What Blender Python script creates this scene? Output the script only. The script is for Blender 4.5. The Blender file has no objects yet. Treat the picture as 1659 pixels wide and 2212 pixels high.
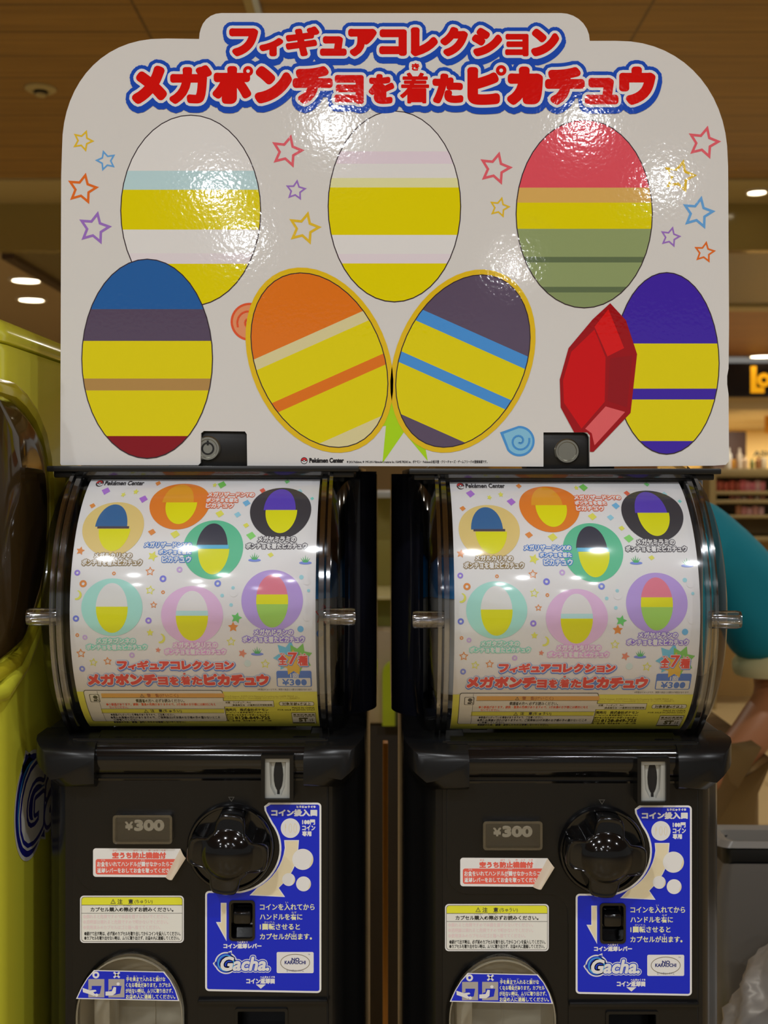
import bpy, bmesh, math, random
from mathutils import Vector, Matrix
from mathutils.geometry import tessellate_polygon, delaunay_2d_cdt
random.seed(7)
C = bpy.context.scene.collection
S = bpy.context.scene
PI = math.pi
ZH = 1.45            # eye height of the photograph
F = 2445.0           # focal length in pixels of the 1659 x 2212 frame
YC = -1.1            # camera distance in front of the header board

# ------------------------------------------------------------------ camera
cd = bpy.data.cameras.new('camera')
cam = bpy.data.objects.new('camera', cd)
C.objects.link(cam)
cam.location = (0, YC, ZH)
cam.rotation_euler = (PI / 2, 0, 0)
cd.sensor_fit = 'HORIZONTAL'
cd.sensor_width = 24.0
cd.lens = 24.0 * F / 1659.0
cd.shift_y = -(1106.0 - 1027.0) / 1659.0
cd.dof.use_dof = True
cd.dof.focus_distance = 1.03
cd.dof.aperture_fstop = 8.0
cd.clip_start = 0.02
S.camera = cam

# ------------------------------------------------------------------ world, exposure, ceiling lamps, added fill lamps
w = bpy.data.worlds.new('world'); S.world = w
w.use_nodes = True
bg = w.node_tree.nodes['Background']
bg.inputs[0].default_value = (1.0, 0.95, 0.87, 1)
bg.inputs[1].default_value = 0.21
S.view_settings.view_transform = 'Standard'
S.view_settings.look = 'None'
S.view_settings.exposure = 0.0
S.view_settings.gamma = 1.0
S.view_settings.use_curve_mapping = False
S.cycles.use_denoising = True
S.cycles.max_bounces = 10
S.cycles.transparent_max_bounces = 24
S.cycles.sample_clamp_indirect = 4.0
ZCEIL = ZH + 1.40

def lamp(x, y, z, power, size=0.10, col=(0.95, 0.975, 1.0), spread=178):
    l = bpy.data.lights.new('downlight_or_fill', 'AREA')
    l.shape = 'DISK'; l.size = size; l.energy = power; l.color = col
    l.spread = math.radians(spread)
    o = bpy.data.objects.new('downlight_or_fill', l); C.objects.link(o)
    o.location = (x, y, z)
    return o

LP = 12.2
for (x, y, k) in ((-.2, -3.5, 1.25), (-.81, -4.5, 1.2), (.79, -3.5, .65), (1.32, -4.36, .6), (-.83, -5.65, 1.2), (.84, -6.5, .75),
                  (-1.9, -3.4, 1.1), (-1.7, -1.9, 1.1), (-.55, -1.55, 1.0), (.75, -1.5, .9), (2.2, -1.9, 1.3), (-2.6, -5.2, 1.2)):
    lamp(x, y, ZCEIL - .012, LP * k)

for (x, y, k) in ((-2.2, 1.6, 40), (1.9, 1.4, 26), (-2.6, 3.4, 40), (.2, 3.6, 30), (2.6, 3.2, 40), (-4.2, .2, 40), (4.2, .4, 30)):
    lamp(x, y, ZCEIL - .012, k * .33, col=(1.0, .93, .8), spread=160)  # unseen fill lamps, added so floor bounce brightens the wood ceiling
for (x, y, k) in ((2.6, 5.6, 45), (-3.0, 5.8, 40), (-3.0, 8.2, 40), (2.4, 8.0, 60), (4.5, 8.2, 60)):
    lamp(x, y, ZH + 1.14, k * .33, col=(1.0, .90, .72), spread=160)  # unseen fill lamps, added to brighten the far ceilings and the shelf
for (x, y, k) in ((4.0, 11.5, 90), (5.5, 13.5, 120), (4.5, 16.5, 120)):
    lamp(x, y, ZH + .755, k * .5, size=.3, col=(1.0, .90, .72), spread=170)  # unseen fill lamps, added to brighten the shop interior

# ------------------------------------------------------------------ helpers
def lin(c):
    return tuple(((v / 255) / 12.92 if v / 255 <= .04045 else ((v / 255 + .055) / 1.055) ** 2.4) for v in c)

def nodes(name):
    m = bpy.data.materials.new(name); m.use_nodes = True
    nt = m.node_tree
    return m, nt, nt.nodes['Principled BSDF']

def mat(name, rgb, rough=.5, metal=0.0, spec=.5, bump=None, coat=0.0, k=1.0, emit=0.0):
    m, nt, b = nodes(name)
    c = tuple(min(.9, v * k) for v in lin(rgb))
    b.inputs['Base Color'].default_value = (*c, 1)
    b.inputs['Roughness'].default_value = rough
    b.inputs['Metallic'].default_value = metal
    b.inputs['Specular IOR Level'].default_value = spec
    b.inputs['Coat Weight'].default_value = coat
    b.inputs['Coat Roughness'].default_value = .04
    if emit:
        b.inputs['Emission Color'].default_value = (*lin(rgb), 1)
        b.inputs['Emission Strength'].default_value = emit
    if bump:
        scale, strength, dist = bump
        tc = nt.nodes.new('ShaderNodeTexCoord')
        n = nt.nodes.new('ShaderNodeTexNoise'); n.inputs['Scale'].default_value = scale
        n.inputs['Detail'].default_value = 1.0
        bp = nt.nodes.new('ShaderNodeBump'); bp.inputs['Strength'].default_value = strength
        bp.inputs['Distance'].default_value = dist
        nt.links.new(tc.outputs['Object'], n.inputs['Vector'])
        nt.links.new(n.outputs['Fac'], bp.inputs['Height'])
        nt.links.new(bp.outputs['Normal'], b.inputs['Normal'])
    return m

def clear(name, tint=(.95, .95, .96), rough=.05, base=.04, edge=.6):
    m = bpy.data.materials.new(name); m.use_nodes = True
    nt = m.node_tree; nt.nodes.clear()
    out = nt.nodes.new('ShaderNodeOutputMaterial')
    t = nt.nodes.new('ShaderNodeBsdfTransparent'); t.inputs[0].default_value = (*tint, 1)
    g = nt.nodes.new('ShaderNodeBsdfGlossy'); g.inputs['Roughness'].default_value = rough
    lw = nt.nodes.new('ShaderNodeLayerWeight'); lw.inputs['Blend'].default_value = .25
    ma = nt.nodes.new('ShaderNodeMath'); ma.operation = 'MULTIPLY_ADD'
    ma.inputs[1].default_value = edge; ma.inputs[2].default_value = base
    mx = nt.nodes.new('ShaderNodeMixShader')
    nt.links.new(lw.outputs['Fresnel'], ma.inputs[0])
    nt.links.new(ma.outputs[0], mx.inputs[0])
    nt.links.new(t.outputs[0], mx.inputs[1]); nt.links.new(g.outputs[0], mx.inputs[2])
    nt.links.new(mx.outputs[0], out.inputs[0])
    return m

PAPER = {}
def ink(rgb, kind='paper'):
    key = (rgb, kind)
    if key not in PAPER:
        nm = 'ink_%02x%02x%02x_%s' % (*rgb, kind)
        if kind == 'board':      # laminated cardboard with an orange-peel film
            PAPER[key] = mat(nm, rgb, .055, spec=.55, bump=(260, .5, .00013), k=1.36)
        elif kind == 'card':
            PAPER[key] = mat(nm, rgb, .45, spec=.3, k=1.62)
        else:
            PAPER[key] = mat(nm, rgb, .38, spec=.4, k=1.35)
    return PAPER[key]

def world_of(p):
    v = Vector((0, 0, 0))
    while p is not None:
        v += p.location; p = p.parent
    return v

def link(name, me, parent=None, label=None, cat=None, group=None, kind=None):
    o = bpy.data.objects.new(name, me); C.objects.link(o)
    if parent is not None:
        o.parent = parent
        me.transform(Matrix.Translation(-world_of(parent)))
    if label: o['label'] = label
    if cat: o['category'] = cat
    if group: o['group'] = group
    if kind: o['kind'] = kind
    return o

def rebase(o, loc):
    """put the origin of a one-mesh thing at its base"""
    o.data.transform(Matrix.Translation(-Vector(loc))); o.location = loc
    return o

def thing(name, label, cat, loc, group=None):
    o = bpy.data.objects.new(name, None); C.objects.link(o)
    o.location = loc; o['label'] = label; o['category'] = cat
    o.empty_display_size = .05
    if group: o['group'] = group
    return o

def bm_mesh(bm, name, mats, angle=40):
    me = bpy.data.meshes.new(name)
    bm.normal_update(); bm.to_mesh(me); bm.free()
    for m in (mats if isinstance(mats, (list, tuple)) else [mats]): me.materials.append(m)
    for p in me.polygons: p.use_smooth = True
    me.set_sharp_from_angle(angle=math.radians(angle))
    return me

class B:
    """collects shapes for ONE mesh"""
    def __init__(s): s.bm = bmesh.new()
    def _merge(s, b, mi=0):
        for f in b.faces: f.material_index = mi
        me = bpy.data.meshes.new('t'); b.to_mesh(me); b.free()
        s.bm.from_mesh(me); bpy.data.meshes.remove(me)
        return s
    def box(s, x0, x1, y0, y1, z0, z1, bev=0, seg=2, mi=0):
        b = bmesh.new(); bmesh.ops.create_cube(b, size=1)
        for v in b.verts:
            v.co = ((x0 + x1) / 2 + v.co.x * (x1 - x0), (y0 + y1) / 2 + v.co.y * (y1 - y0), (z0 + z1) / 2 + v.co.z * (z1 - z0))
        if bev: bmesh.ops.bevel(b, geom=b.edges[:], offset=bev, segments=seg, affect='EDGES', profile=.5)
        return s._merge(b, mi)
    def prism(s, pts, y0, y1, holes=(), plane='xz', bev=0, mi=0, seg=2):
        """pts in a plane, extruded along the third axis from y0 (front) to y1"""
        def P(a, c, h):
            return {'xz': (a, h, c), 'xy': (a, c, h), 'yz': (h, a, c)}[plane]
        b = bmesh.new()
        loops = [list(pts)] + [list(h) for h in holes]
        tris = tessellate_polygon([[Vector((a, c, 0)) for a, c in l] for l in loops])
        flat = [q for l in loops for q in l]
        if not holes and bev:
            f = b.faces.new([b.verts.new(P(a, c, y0)) for a, c in pts])
            r = bmesh.ops.extrude_face_region(b, geom=[f])
            for v in r['geom']:
                if isinstance(v, bmesh.types.BMVert):
                    d = y1 - y0
                    v.co += Vector(P(0, 0, d)) if plane != 'xy' else Vector((0, 0, d))
            bmesh.ops.recalc_face_normals(b, faces=b.faces[:])
            front = [e for e in b.edges if all(abs((v.co.y if plane == 'xz' else v.co.z if plane == 'xy' else v.co.x) - y0) < 1e-7 for v in e.verts)]
            bmesh.ops.bevel(b, geom=front, offset=bev, segments=seg, affect='EDGES', profile=.5)
            return s._merge(b, mi)
        va = [b.verts.new(P(a, c, y0)) for a, c in flat]
        vb = [b.verts.new(P(a, c, y1)) for a, c in flat]
        for t in tris:
            try: b.faces.new([va[i] for i in t]); b.faces.new([vb[i] for i in reversed(t)])
            except ValueError: pass
        k = 0
        for l in loops:
            n = len(l)
            for i in range(n):
                b.faces.new([va[k + i], va[k + (i + 1) % n], vb[k + (i + 1) % n], vb[k + i]])
            k += n
        bmesh.ops.recalc_face_normals(b, faces=b.faces[:])
        return s._merge(b, mi)
    def loft(s, rings, caps=True, mi=0, closed=True):
        b = bmesh.new()
        R = [[b.verts.new(p) for p in r] for r in rings]
        n = len(R[0])
        for r0, r1 in zip(R, R[1:]):
            for i in range(n if closed else n - 1):
                b.faces.new([r0[i], r0[(i + 1) % n], r1[(i + 1) % n], r1[i]])
        if caps and closed:
            b.faces.new(R[0][::-1]); b.faces.new(R[-1])
        bmesh.ops.remove_doubles(b, verts=b.verts[:], dist=1e-6)
        bmesh.ops.recalc_face_normals(b, faces=b.faces[:])
        return s._merge(b, mi)
    def tube(s, path, rad, n=10, mi=0):
        path = [Vector(p) for p in path]
        rads = rad if isinstance(rad, (list, tuple)) else [rad] * len(path)
        rings = []
        for i, p in enumerate(path):
            d = (path[min(i + 1, len(path) - 1)] - path[max(i - 1, 0)]).normalized()
            a = d.orthogonal().normalized() if i == 0 else (pa - d * pa.dot(d)).normalized()
            pa = a; c = d.cross(a)
            rings.append([p + (a * math.cos(2 * PI * k / n) + c * math.sin(2 * PI * k / n)) * rads[i] for k in range(n)])
        return s.loft(rings, mi=mi)
    def lathe(s, prof, axis='z', o=(0, 0, 0), n=32, mi=0):
        """prof: (radius, height) pairs; axis z up or y towards the viewer (-y)"""
        rings = []
        for r, h in prof:
            r = max(r, 1e-5)
            ring = []
            for k in range(n):
                a = 2 * PI * k / n
                if axis == 'z': ring.append((o[0] + r * math.cos(a), o[1] + r * math.sin(a), o[2] + h))
                elif axis == 'y': ring.append((o[0] + r * math.cos(a), o[1] - h, o[2] + r * math.sin(a)))
                else: ring.append((o[0] + h, o[1] + r * math.cos(a), o[2] + r * math.sin(a)))
            rings.append(ring)
        return s.loft(rings, mi=mi)
    def sphere(s, c, r, mi=0, u=20, v=12):
        b = bmesh.new(); bmesh.ops.create_uvsphere(b, u_segments=u, v_segments=v, radius=1)
        rr_ = r if isinstance(r, (tuple, list)) else (r, r, r)
        for q in b.verts: q.co = (c[0] + q.co.x * rr_[0], c[1] + q.co.y * rr_[1], c[2] + q.co.z * rr_[2])
        return s._merge(b, mi)
    def done(s, name, mats, parent=None, label=None, cat=None, group=None, kind=None, angle=40):
        return link(name, bm_mesh(s.bm, name, mats, angle), parent, label, cat, group, kind)

def rr(x0, y0, x1, y1, r, n=6):
    if x0 > x1: x0, x1 = x1, x0
    if y0 > y1: y0, y1 = y1, y0
    out = []
    for cx, cy, a in ((x1 - r, y1 - r, 0), (x0 + r, y1 - r, 90), (x0 + r, y0 + r, 180), (x1 - r, y0 + r, 270)):
        for i in range(n + 1):
            t = math.radians(a + 90 * i / n); out.append((cx + r * math.cos(t), cy + r * math.sin(t)))
    return out

def arc(cx, cy, rx, ry, a0, a1, n=12):
    return [(cx + rx * math.cos(math.radians(a0 + (a1 - a0) * i / n)), cy + ry * math.sin(math.radians(a0 + (a1 - a0) * i / n))) for i in range(n + 1)]

def ellp(cx, cy, rx, ry, n=40, rot=0):
    c, q = math.cos(math.radians(rot)), math.sin(math.radians(rot))
    o = []
    for i in range(n):
        a = 2 * PI * i / n; x, y = rx * math.cos(a), ry * math.sin(a)
        o.append((cx + x * c - y * q, cy + x * q + y * c))
    return o

def starp(cx, cy, r, ri=.5, rot=0, n=5):
    return [(cx + (r if i % 2 == 0 else r * ri) * math.cos(math.radians(rot - 90 + i * 180 / n)),
             cy + (r if i % 2 == 0 else r * ri) * math.sin(math.radians(rot - 90 + i * 180 / n))) for i in range(2 * n)]

# ------------------------------------------------------------------ lettering and flat print
GL = {}
def glyphs(s, res=3, shear=0.0):
    key = (s, res, shear)
    if key in GL: return GL[key]
    c = bpy.data.curves.new('t', 'FONT'); c.body = s; c.size = 1; c.resolution_u = res; c.shear = shear
    o = bpy.data.objects.new('t', c)
    me = o.to_mesh()
    idx, vs, tri = {}, [], []
    mp = []
    for v in me.vertices:
        k = (round(v.co.x, 5), round(v.co.y, 5))
        if k not in idx: idx[k] = len(vs); vs.append(k)
        mp.append(idx[k])
    ec = {}
    for p in me.polygons:
        q = [mp[i] for i in p.vertices]
        if len(set(q)) < 3: continue
        tri.append(q)
        for i in range(len(q)):
            e = (min(q[i], q[(i + 1) % len(q)]), max(q[i], q[(i + 1) % len(q)]))
            ec[e] = ec.get(e, 0) + 1
    edges = [e for e, n in ec.items() if n == 1]
    o.to_mesh_clear(); bpy.data.objects.remove(o); bpy.data.curves.remove(c)
    GL[key] = (vs, tri, edges)
    return GL[key]

class Print:
    """flat print: shapes in photograph-like paper units (y down), laid on a plane or a cylinder"""
    dh = 5e-5
    def __init__(s, conv, map3, kind, slice_v=None):
        s.conv, s.map3, s.kind, s.sl = conv, map3, kind, slice_v
        s.reset()
    def reset(s): s.v, s.f, s.m, s.mats = [], [], [], []
    def mi(s, rgb):
        m = ink(rgb, s.kind) if isinstance(rgb, tuple) else rgb
        if m not in s.mats: s.mats.append(m)
        return s.mats.index(m)
    def _put(s, pts, mi, l):
        if s.sl:
            lo, hi = min(p[1] for p in pts), max(p[1] for p in pts)
            if hi - lo > s.sl:
                k0, k1 = math.floor(lo / s.sl), math.ceil(hi / s.sl)
                for k in range(k0, k1):
                    q = clip(clip(pts, k * s.sl, 1), (k + 1) * s.sl, -1)
                    if len(q) >= 3: s._raw(q, mi, l)
                return
        s._raw(pts, mi, l)
    def _raw(s, pts, mi, l):
        b = len(s.v)
        a = sum(pts[i][0] * pts[(i + 1) % len(pts)][1] - pts[(i + 1) % len(pts)][0] * pts[i][1] for i in range(len(pts)))
        if abs(a) < 1e-13: return
        if a < 0: pts = pts[::-1]
        s.v += [s.map3(p[0], p[1], l * s.dh) for p in pts]
        s.f.append(tuple(range(b, b + len(pts)))); s.m.append(mi)
    def poly(s, pts, col, l=1, holes=()):
        allp = [q for lo in [pts, *holes] for q in lo]
        c = s.conv(((min(p[0] for p in allp) + max(p[0] for p in allp)) / 2, (min(p[1] for p in allp) + max(p[1] for p in allp)) / 2))
        loops = [[c(p) for p in lo] for lo in [pts, *holes]]
        flat = [q for lo in loops for q in lo]
        mi = s.mi(col)
        for t in tessellate_polygon([[Vector((a, b, 0)) for a, b in lo] for lo in loops]):
            s._put([flat[i] for i in t], mi, l)
        return s
    def ell(s, cx, cy, rx, ry, col, l=1, rot=0, n=40): return s.poly(ellp(cx, cy, rx, ry, n, rot), col, l)
    def ring(s, cx, cy, rx, ry, t, col, l=1, rot=0): return s.poly(ellp(cx, cy, rx, ry, 40, rot), col, l, [ellp(cx, cy, rx - t, ry - t, 40, rot)])
    def rect(s, x0, y0, x1, y1, col, l=1, r=0): return s.poly(rr(x0, y0, x1, y1, r) if r else [(x0, y0), (x1, y0), (x1, y1), (x0, y1)], col, l)
    def star(s, cx, cy, r, col, l=1, rot=0, t=.62, ri=.5): return s.poly(starp(cx, cy, r, ri, rot), col, l, [starp(cx, cy, r * t, ri, rot)] if t else ())
    def line(s, pts, wd, col, l=1):
        for (x0, y0), (x1, y1) in zip(pts, pts[1:]):
            d = math.hypot(x1 - x0, y1 - y0) or 1; nx, ny = -(y1 - y0) / d * wd / 2, (x1 - x0) / d * wd / 2
            s.poly([(x0 + nx, y0 + ny), (x1 + nx, y1 + ny), (x1 - nx, y1 - ny), (x0 - nx, y0 - ny)], col, l)
        return s
    def text(s, t, box, col, l=1, w=0.0, outs=(), res=3, shear=0.0):
        """fit the words into box; w thickens the strokes; outs = (colour, radius, dx, dy) outlines, widest first"""
        vs, tri, edges = glyphs(t, res, shear)
        x0, y0, x1, y1 = box
        gx0, gx1 = min(v[0] for v in vs), max(v[0] for v in vs); gy0, gy1 = min(v[1] for v in vs), max(v[1] for v in vs)
        sx = (x1 - x0 - 2 * w) / (gx1 - gx0); sy = (y1 - y0 - 2 * w) / max(1e-6, gy1 - gy0)
        P = [(x0 + w + (v[0] - gx0) * sx, y1 - w - (v[1] - gy0) * sy) for v in vs]
        c = s.conv(((x0 + x1) / 2, (y0 + y1) / 2))
        lv = l
        for colr, r, dx, dy in list(outs) + [(col, w, 0, 0)]:
            mi = s.mi(colr)
            if r <= 0:
                for q in tri: s._put([c((P[i][0] + dx, P[i][1] + dy)) for i in q], mi, lv)
            else:
                for q in thick(P, tri, edges, r): s._put([c((a + dx, b + dy)) for a, b in q], mi, lv)
            lv += 1
        return s
    def words(s, ws, col, l, outs, res=3):
        """characters each in a box of its own; every layer is merged over all of them"""
        bx = (min(q[1] for q in ws), min(q[2] for q in ws), max(q[3] for q in ws), max(q[4] for q in ws))
        c = s.conv(((bx[0] + bx[2]) / 2, (bx[1] + bx[3]) / 2))
        for k, (colr, r, dx, dy) in enumerate(list(outs) + [(col, 0, 0, 0)]):
            mi = s.mi(colr); vs, fs = [], []
            for tx, x0, y0, x1, y1, wd in ws:
                g, tri, edges = glyphs(tx, res)
                gx0, gx1 = min(v[0] for v in g), max(v[0] for v in g); gy0, gy1 = min(v[1] for v in g), max(v[1] for v in g)
                P = [(x0 + wd + (v[0] - gx0) * (x1 - x0 - 2 * wd) / (gx1 - gx0), y1 - wd - (v[1] - gy0) * (y1 - y0 - 2 * wd) / (gy1 - gy0)) for v in g]
                grow(P, tri, edges, wd + r, vs, fs)
            for q in merge(vs, fs): s._put([c((a + dx, b + dy)) for a, b in q], mi, l + k)
        return s
    def flush(s, name, parent, label=None):
        me = bpy.data.meshes.new(name)
        me.from_pydata(s.v, [], s.f)
        for m in s.mats: me.materials.append(m)
        me.polygons.foreach_set('material_index', s.m)
        me.update()
        s.reset()
        return link(name, me, parent, label)

def grow(P, tri, edges, r, vs, fs):
    """letters grown by r with round corners, as overlapping convex pieces"""
    n = 5 if r > 6 else 4 if r > 3 else 3
    def add(pts):
        b = len(vs); vs.extend(Vector(p) for p in pts); fs.append(list(range(b, b + len(pts))))
    for q in tri:
        a = sum(P[q[i]][0] * P[q[(i + 1) % len(q)]][1] - P[q[(i + 1) % len(q)]][0] * P[q[i]][1] for i in range(len(q)))
        add([P[i] for i in (q if a > 0 else q[::-1])])
    for a, b in edges:
        (ax, ay), (bx, by) = P[a], P[b]
        if math.hypot(bx - ax, by - ay) < 1e-6: continue
        t = math.atan2(by - ay, bx - ax)
        add([(ax + r * math.cos(t + PI / 2 + PI * k / n), ay + r * math.sin(t + PI / 2 + PI * k / n)) for k in range(n + 1)] +
            [(bx + r * math.cos(t - PI / 2 + PI * k / n), by + r * math.sin(t - PI / 2 + PI * k / n)) for k in range(n + 1)])
def merge(vs, fs):
    """triangles covering all pieces once, so that nothing overlaps"""
    ov, oe, of, _v, _e, src = delaunay_2d_cdt(vs, [], fs, 1, 1e-4)
    return [[(ov[i][0], ov[i][1]) for i in f] for f, k in zip(of, src) if k]
def thick(P, tri, edges, r):
    vs, fs = [], []
    grow(P, tri, edges, r, vs, fs)
    return merge(vs, fs)

def clip(pts, v0, sgn):
    out = []
    for i in range(len(pts)):
        a, b = pts[i], pts[(i + 1) % len(pts)]
        da, db = (a[1] - v0) * sgn, (b[1] - v0) * sgn
        if da >= 0: out.append(a)
        if (da >= 0) != (db >= 0):
            t = da / (da - db); out.append((a[0] + (b[0] - a[0]) * t, v0))
    return out

TITLE = ([('フ', 495, 61, 558, 122, 6), ('ィ', 560, 82, 612, 122, 5.5), ('ギ', 617, 57, 690, 122, 4.6), ('ュ', 691, 78, 749, 121, 5.5), ('ア', 752, 62, 814, 122, 6), ('コ', 819, 63, 879, 121, 6), ('レ', 887, 59, 946, 122, 6.5),
          ('ク', 951, 58, 1011, 122, 6), ('シ', 1019, 60, 1085, 122, 6), ('ョ', 1091, 73, 1142, 122, 3.8), ('ン', 1147, 62, 1208, 122, 6.5)],
         [('メ', 285, 142, 361, 225, 8.5), ('ガ', 366, 141, 458, 225, 6.2), ('ホ', 459, 143, 543, 225, 7), ('●', 525, 143, 547, 165, .6), ('ン', 550, 143, 631, 224, 8.5), ('チ', 632, 143, 719, 225, 7.5), ('ョ', 722, 162, 786, 225, 5.2), ('を', 796, 160, 852, 225, 4.6),
          ('着', 864, 157, 927, 224, 1.9), ('た', 934, 159, 1001, 224, 5.5), ('ヒ', 1009, 145, 1080, 227, 8), ('●', 1071, 141, 1094, 164, .6), ('カ', 1095, 144, 1173, 227, 8), ('チ', 1177, 145, 1263, 227, 7.5), ('ュ', 1263, 168, 1336, 226, 7), ('ウ', 1337, 144, 1416, 227, 7.5)])
def plane_conv(sc, x0=829.5, y0=1027.0):
    f = lambda p: ((p[0] - x0) / sc, ZH + (y0 - p[1]) / sc)
    return lambda centre: f

# ------------------------------------------------------------------ materials
def wood_ceiling(name, c0, c1, plank=.207):
    m, nt, b = nodes(name)
    tc = nt.nodes.new('ShaderNodeTexCoord'); mp = nt.nodes.new('ShaderNodeMapping')
    mp.inputs['Scale'].default_value = (.8, 14, 1)
    n = nt.nodes.new('ShaderNodeTexNoise'); n.inputs['Scale'].default_value = 3; n.inputs['Detail'].default_value = 4
    cr = nt.nodes.new('ShaderNodeValToRGB')
    cr.color_ramp.elements[0].color = (*lin(c0), 1); cr.color_ramp.elements[1].color = (*lin(c1), 1)
    cr.color_ramp.elements[0].position = .3; cr.color_ramp.elements[1].position = .7
    br = nt.nodes.new('ShaderNodeTexBrick'); br.offset = 0
    br.inputs['Scale'].default_value = 1; br.inputs['Brick Width'].default_value = 1.54; br.inputs['Row Height'].default_value = plank
    br.inputs['Mortar Size'].default_value = .006; br.inputs['Mortar Smooth'].default_value = .3
    br.inputs['Color1'].default_value = (1, 1, 1, 1); br.inputs['Color2'].default_value = (.9, .9, .9, 1); br.inputs['Mortar'].default_value = (.45, .45, .45, 1)
    m2 = nt.nodes.new('ShaderNodeMapping'); m2.inputs['Location'].default_value = (.745, -(YC + 3.366), 0)
    mul = nt.nodes.new('ShaderNodeMix'); mul.data_type = 'RGBA'; mul.blend_type = 'MULTIPLY'; mul.inputs['Factor'].default_value = 1
    L = nt.links.new
    L(tc.outputs['Object'], mp.inputs[0]); L(mp.outputs[0], n.inputs['Vector']); L(n.outputs['Fac'], cr.inputs[0])
    L(tc.outputs['Object'], m2.inputs[0]); L(m2.outputs[0], br.inputs['Vector'])
    L(cr.outputs[0], mul.inputs['A']); L(br.outputs['Color'], mul.inputs['B']); L(mul.outputs['Result'], b.inputs['Base Color'])
    b.inputs['Roughness'].default_value = .5
    return m

def tile_floor(name):
    m, nt, b = nodes(name)
    tc = nt.nodes.new('ShaderNodeTexCoord')
    br = nt.nodes.new('ShaderNodeTexBrick'); br.offset = 0
    br.inputs['Scale'].default_value = 1; br.inputs['Brick Width'].default_value = .6; br.inputs['Row Height'].default_value = .6
    br.inputs['Mortar Size'].default_value = .004
    br.inputs['Color1'].default_value = (*lin((206, 182, 136)), 1); br.inputs['Color2'].default_value = (*lin((198, 174, 128)), 1); br.inputs['Mortar'].default_value = (*lin((150, 118, 70)), 1)
    nt.links.new(tc.outputs['Object'], br.inputs['Vector']); nt.links.new(br.outputs['Color'], b.inputs['Base Color'])
    b.inputs['Roughness'].default_value = .3
    return m

M = {
    'black': mat('dark brown black plastic', (19, 19, 19), .27, spec=.32, bump=(900, .03, .0004)),
    'gloss': mat('glossy black plastic', (14, 14, 15), .10),
    'indigo': mat('glossy indigo black plastic', (20, 21, 30), .1),
    'pure': mat('black recess', (8, 8, 8), .6),
    'plate': mat('black lid plate', (20, 20, 20), .35),
    'yellow': mat('yellow green gloss plastic', (214, 212, 62), .22, coat=.3, k=1.2),
    'yrim': mat('yellow rim plastic', (190, 178, 40), .2, coat=.4),
    'beige': mat('beige plastic', (196, 190, 172), .45),
    'grey': mat('light grey plastic', (176, 177, 170), .4),
    'steel': mat('lock steel', (170, 170, 160), .28, metal=1),
    'darksteel': mat('dark lock steel', (70, 68, 62), .3, metal=1),
    'clear': clear('clear plastic cover', (.985, .985, .99), rough=.095, base=.05),
    'rib': clear('clear plastic rib', (.93, .94, .97), .10, .16, .8),
    'door': clear('clear outlet door', (.93, .93, .92), .04, .04, .7),
    'sheet': mat('display card paper', (216, 215, 215), .4, k=1.34),
    'board': mat('laminated white board', (205, 204, 202), .055, spec=.55, bump=(260, .5, .00013), k=1.32),
    'edge': mat('cardboard edge', (205, 200, 192), .8),
    'winglass': clear('brown tinted dome', (.30, .22, .12), .06, .05, .7),
    'wood': wood_ceiling('wood ceiling boards', (146, 110, 46), (170, 130, 58)),
    'soffit': wood_ceiling('far wood soffit', (150, 98, 40), (172, 116, 52), .4),
    'olive': mat('olive grey soffit', (118, 104, 60), .4),
    'cream': mat('cream paint', (182, 166, 116), .6),
    'floor': tile_floor('warm floor tiles'),
    'lampglow': mat('lamp diffuser', (255, 240, 210), .5, emit=9),
    'lamprim': mat('lamp rim', (220, 210, 190), .4),
}

# ================================================================== the setting
def slab(name, x0, x1, y0, y1, z0, z1, m, label, bev=0):
    o = B().box(x0, x1, y0, y1, z0, z1, bev).done(name, m, kind='structure'); o['label'] = label
    return o
yw = lambda d: YC + d                       # depth in front of the camera -> world y
slab('floor', -9, 9, -9, 22, -.1, 0, M['floor'], 'warm beige tiled floor')
slab('ceiling', -9, 9, -9, yw(5.33), ZCEIL, ZCEIL + .1, M['wood'], 'brown wood panel ceiling over the machines')
slab('trim_1', -9, 9, yw(5.33), yw(5.78), ZCEIL - .012, ZCEIL + .1, M['cream'], 'cream ceiling strip at the end of the wood panels')
slab('wall_back', -9, 9, yw(5.78), yw(5.86), ZH + 1.15, ZCEIL + .1, mat('olive bulkhead', (158, 140, 82), .12), 'glossy olive bulkhead below the cream strip')
slab('ceiling_2', -1.92, 9, yw(5.86), yw(7.6), ZH + 1.15, ZH + 1.22, M['olive'], 'olive lower ceiling past the bulkhead')
slab('trim_2', -1.92, 9, yw(7.6), yw(7.8), ZH + 1.13, ZH + 1.22, M['cream'], 'cream strip between olive and wood soffit')
slab('ceiling_3', -1.92, 9, yw(7.8), yw(11), ZH + 1.15, ZH + 1.22, M['soffit'], 'brown wood soffit in front of the shop')
slab('ceiling_4', -9, -1.98, yw(5.86), yw(13), ZH + 1.15, ZH + 1.22, mat('grey brown ceiling', (176, 154, 116), .5), 'grey brown corridor ceiling with recessed lamps')
slab('trim_3', -1.98, -1.92, yw(5.86), yw(13), ZH + 1.12, ZH + 1.22, mat('dark beam', (70, 48, 20), .4), 'dark wood beam beside the corridor ceiling')
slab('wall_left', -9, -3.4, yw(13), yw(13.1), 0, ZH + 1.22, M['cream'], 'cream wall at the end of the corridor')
slab('wall_right', 1.2, 9, yw(19), yw(19.1), 0, ZH + .80, mat('shop back wall', (226, 190, 110), .6), 'warm cream back wall of the shop')
slab('ceiling_5', 1.2, 9, yw(11.0), yw(19), ZH + .767, ZH + .82, mat('shop ceiling', (232, 214, 170), .6), 'bright cream shop ceiling')
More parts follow.
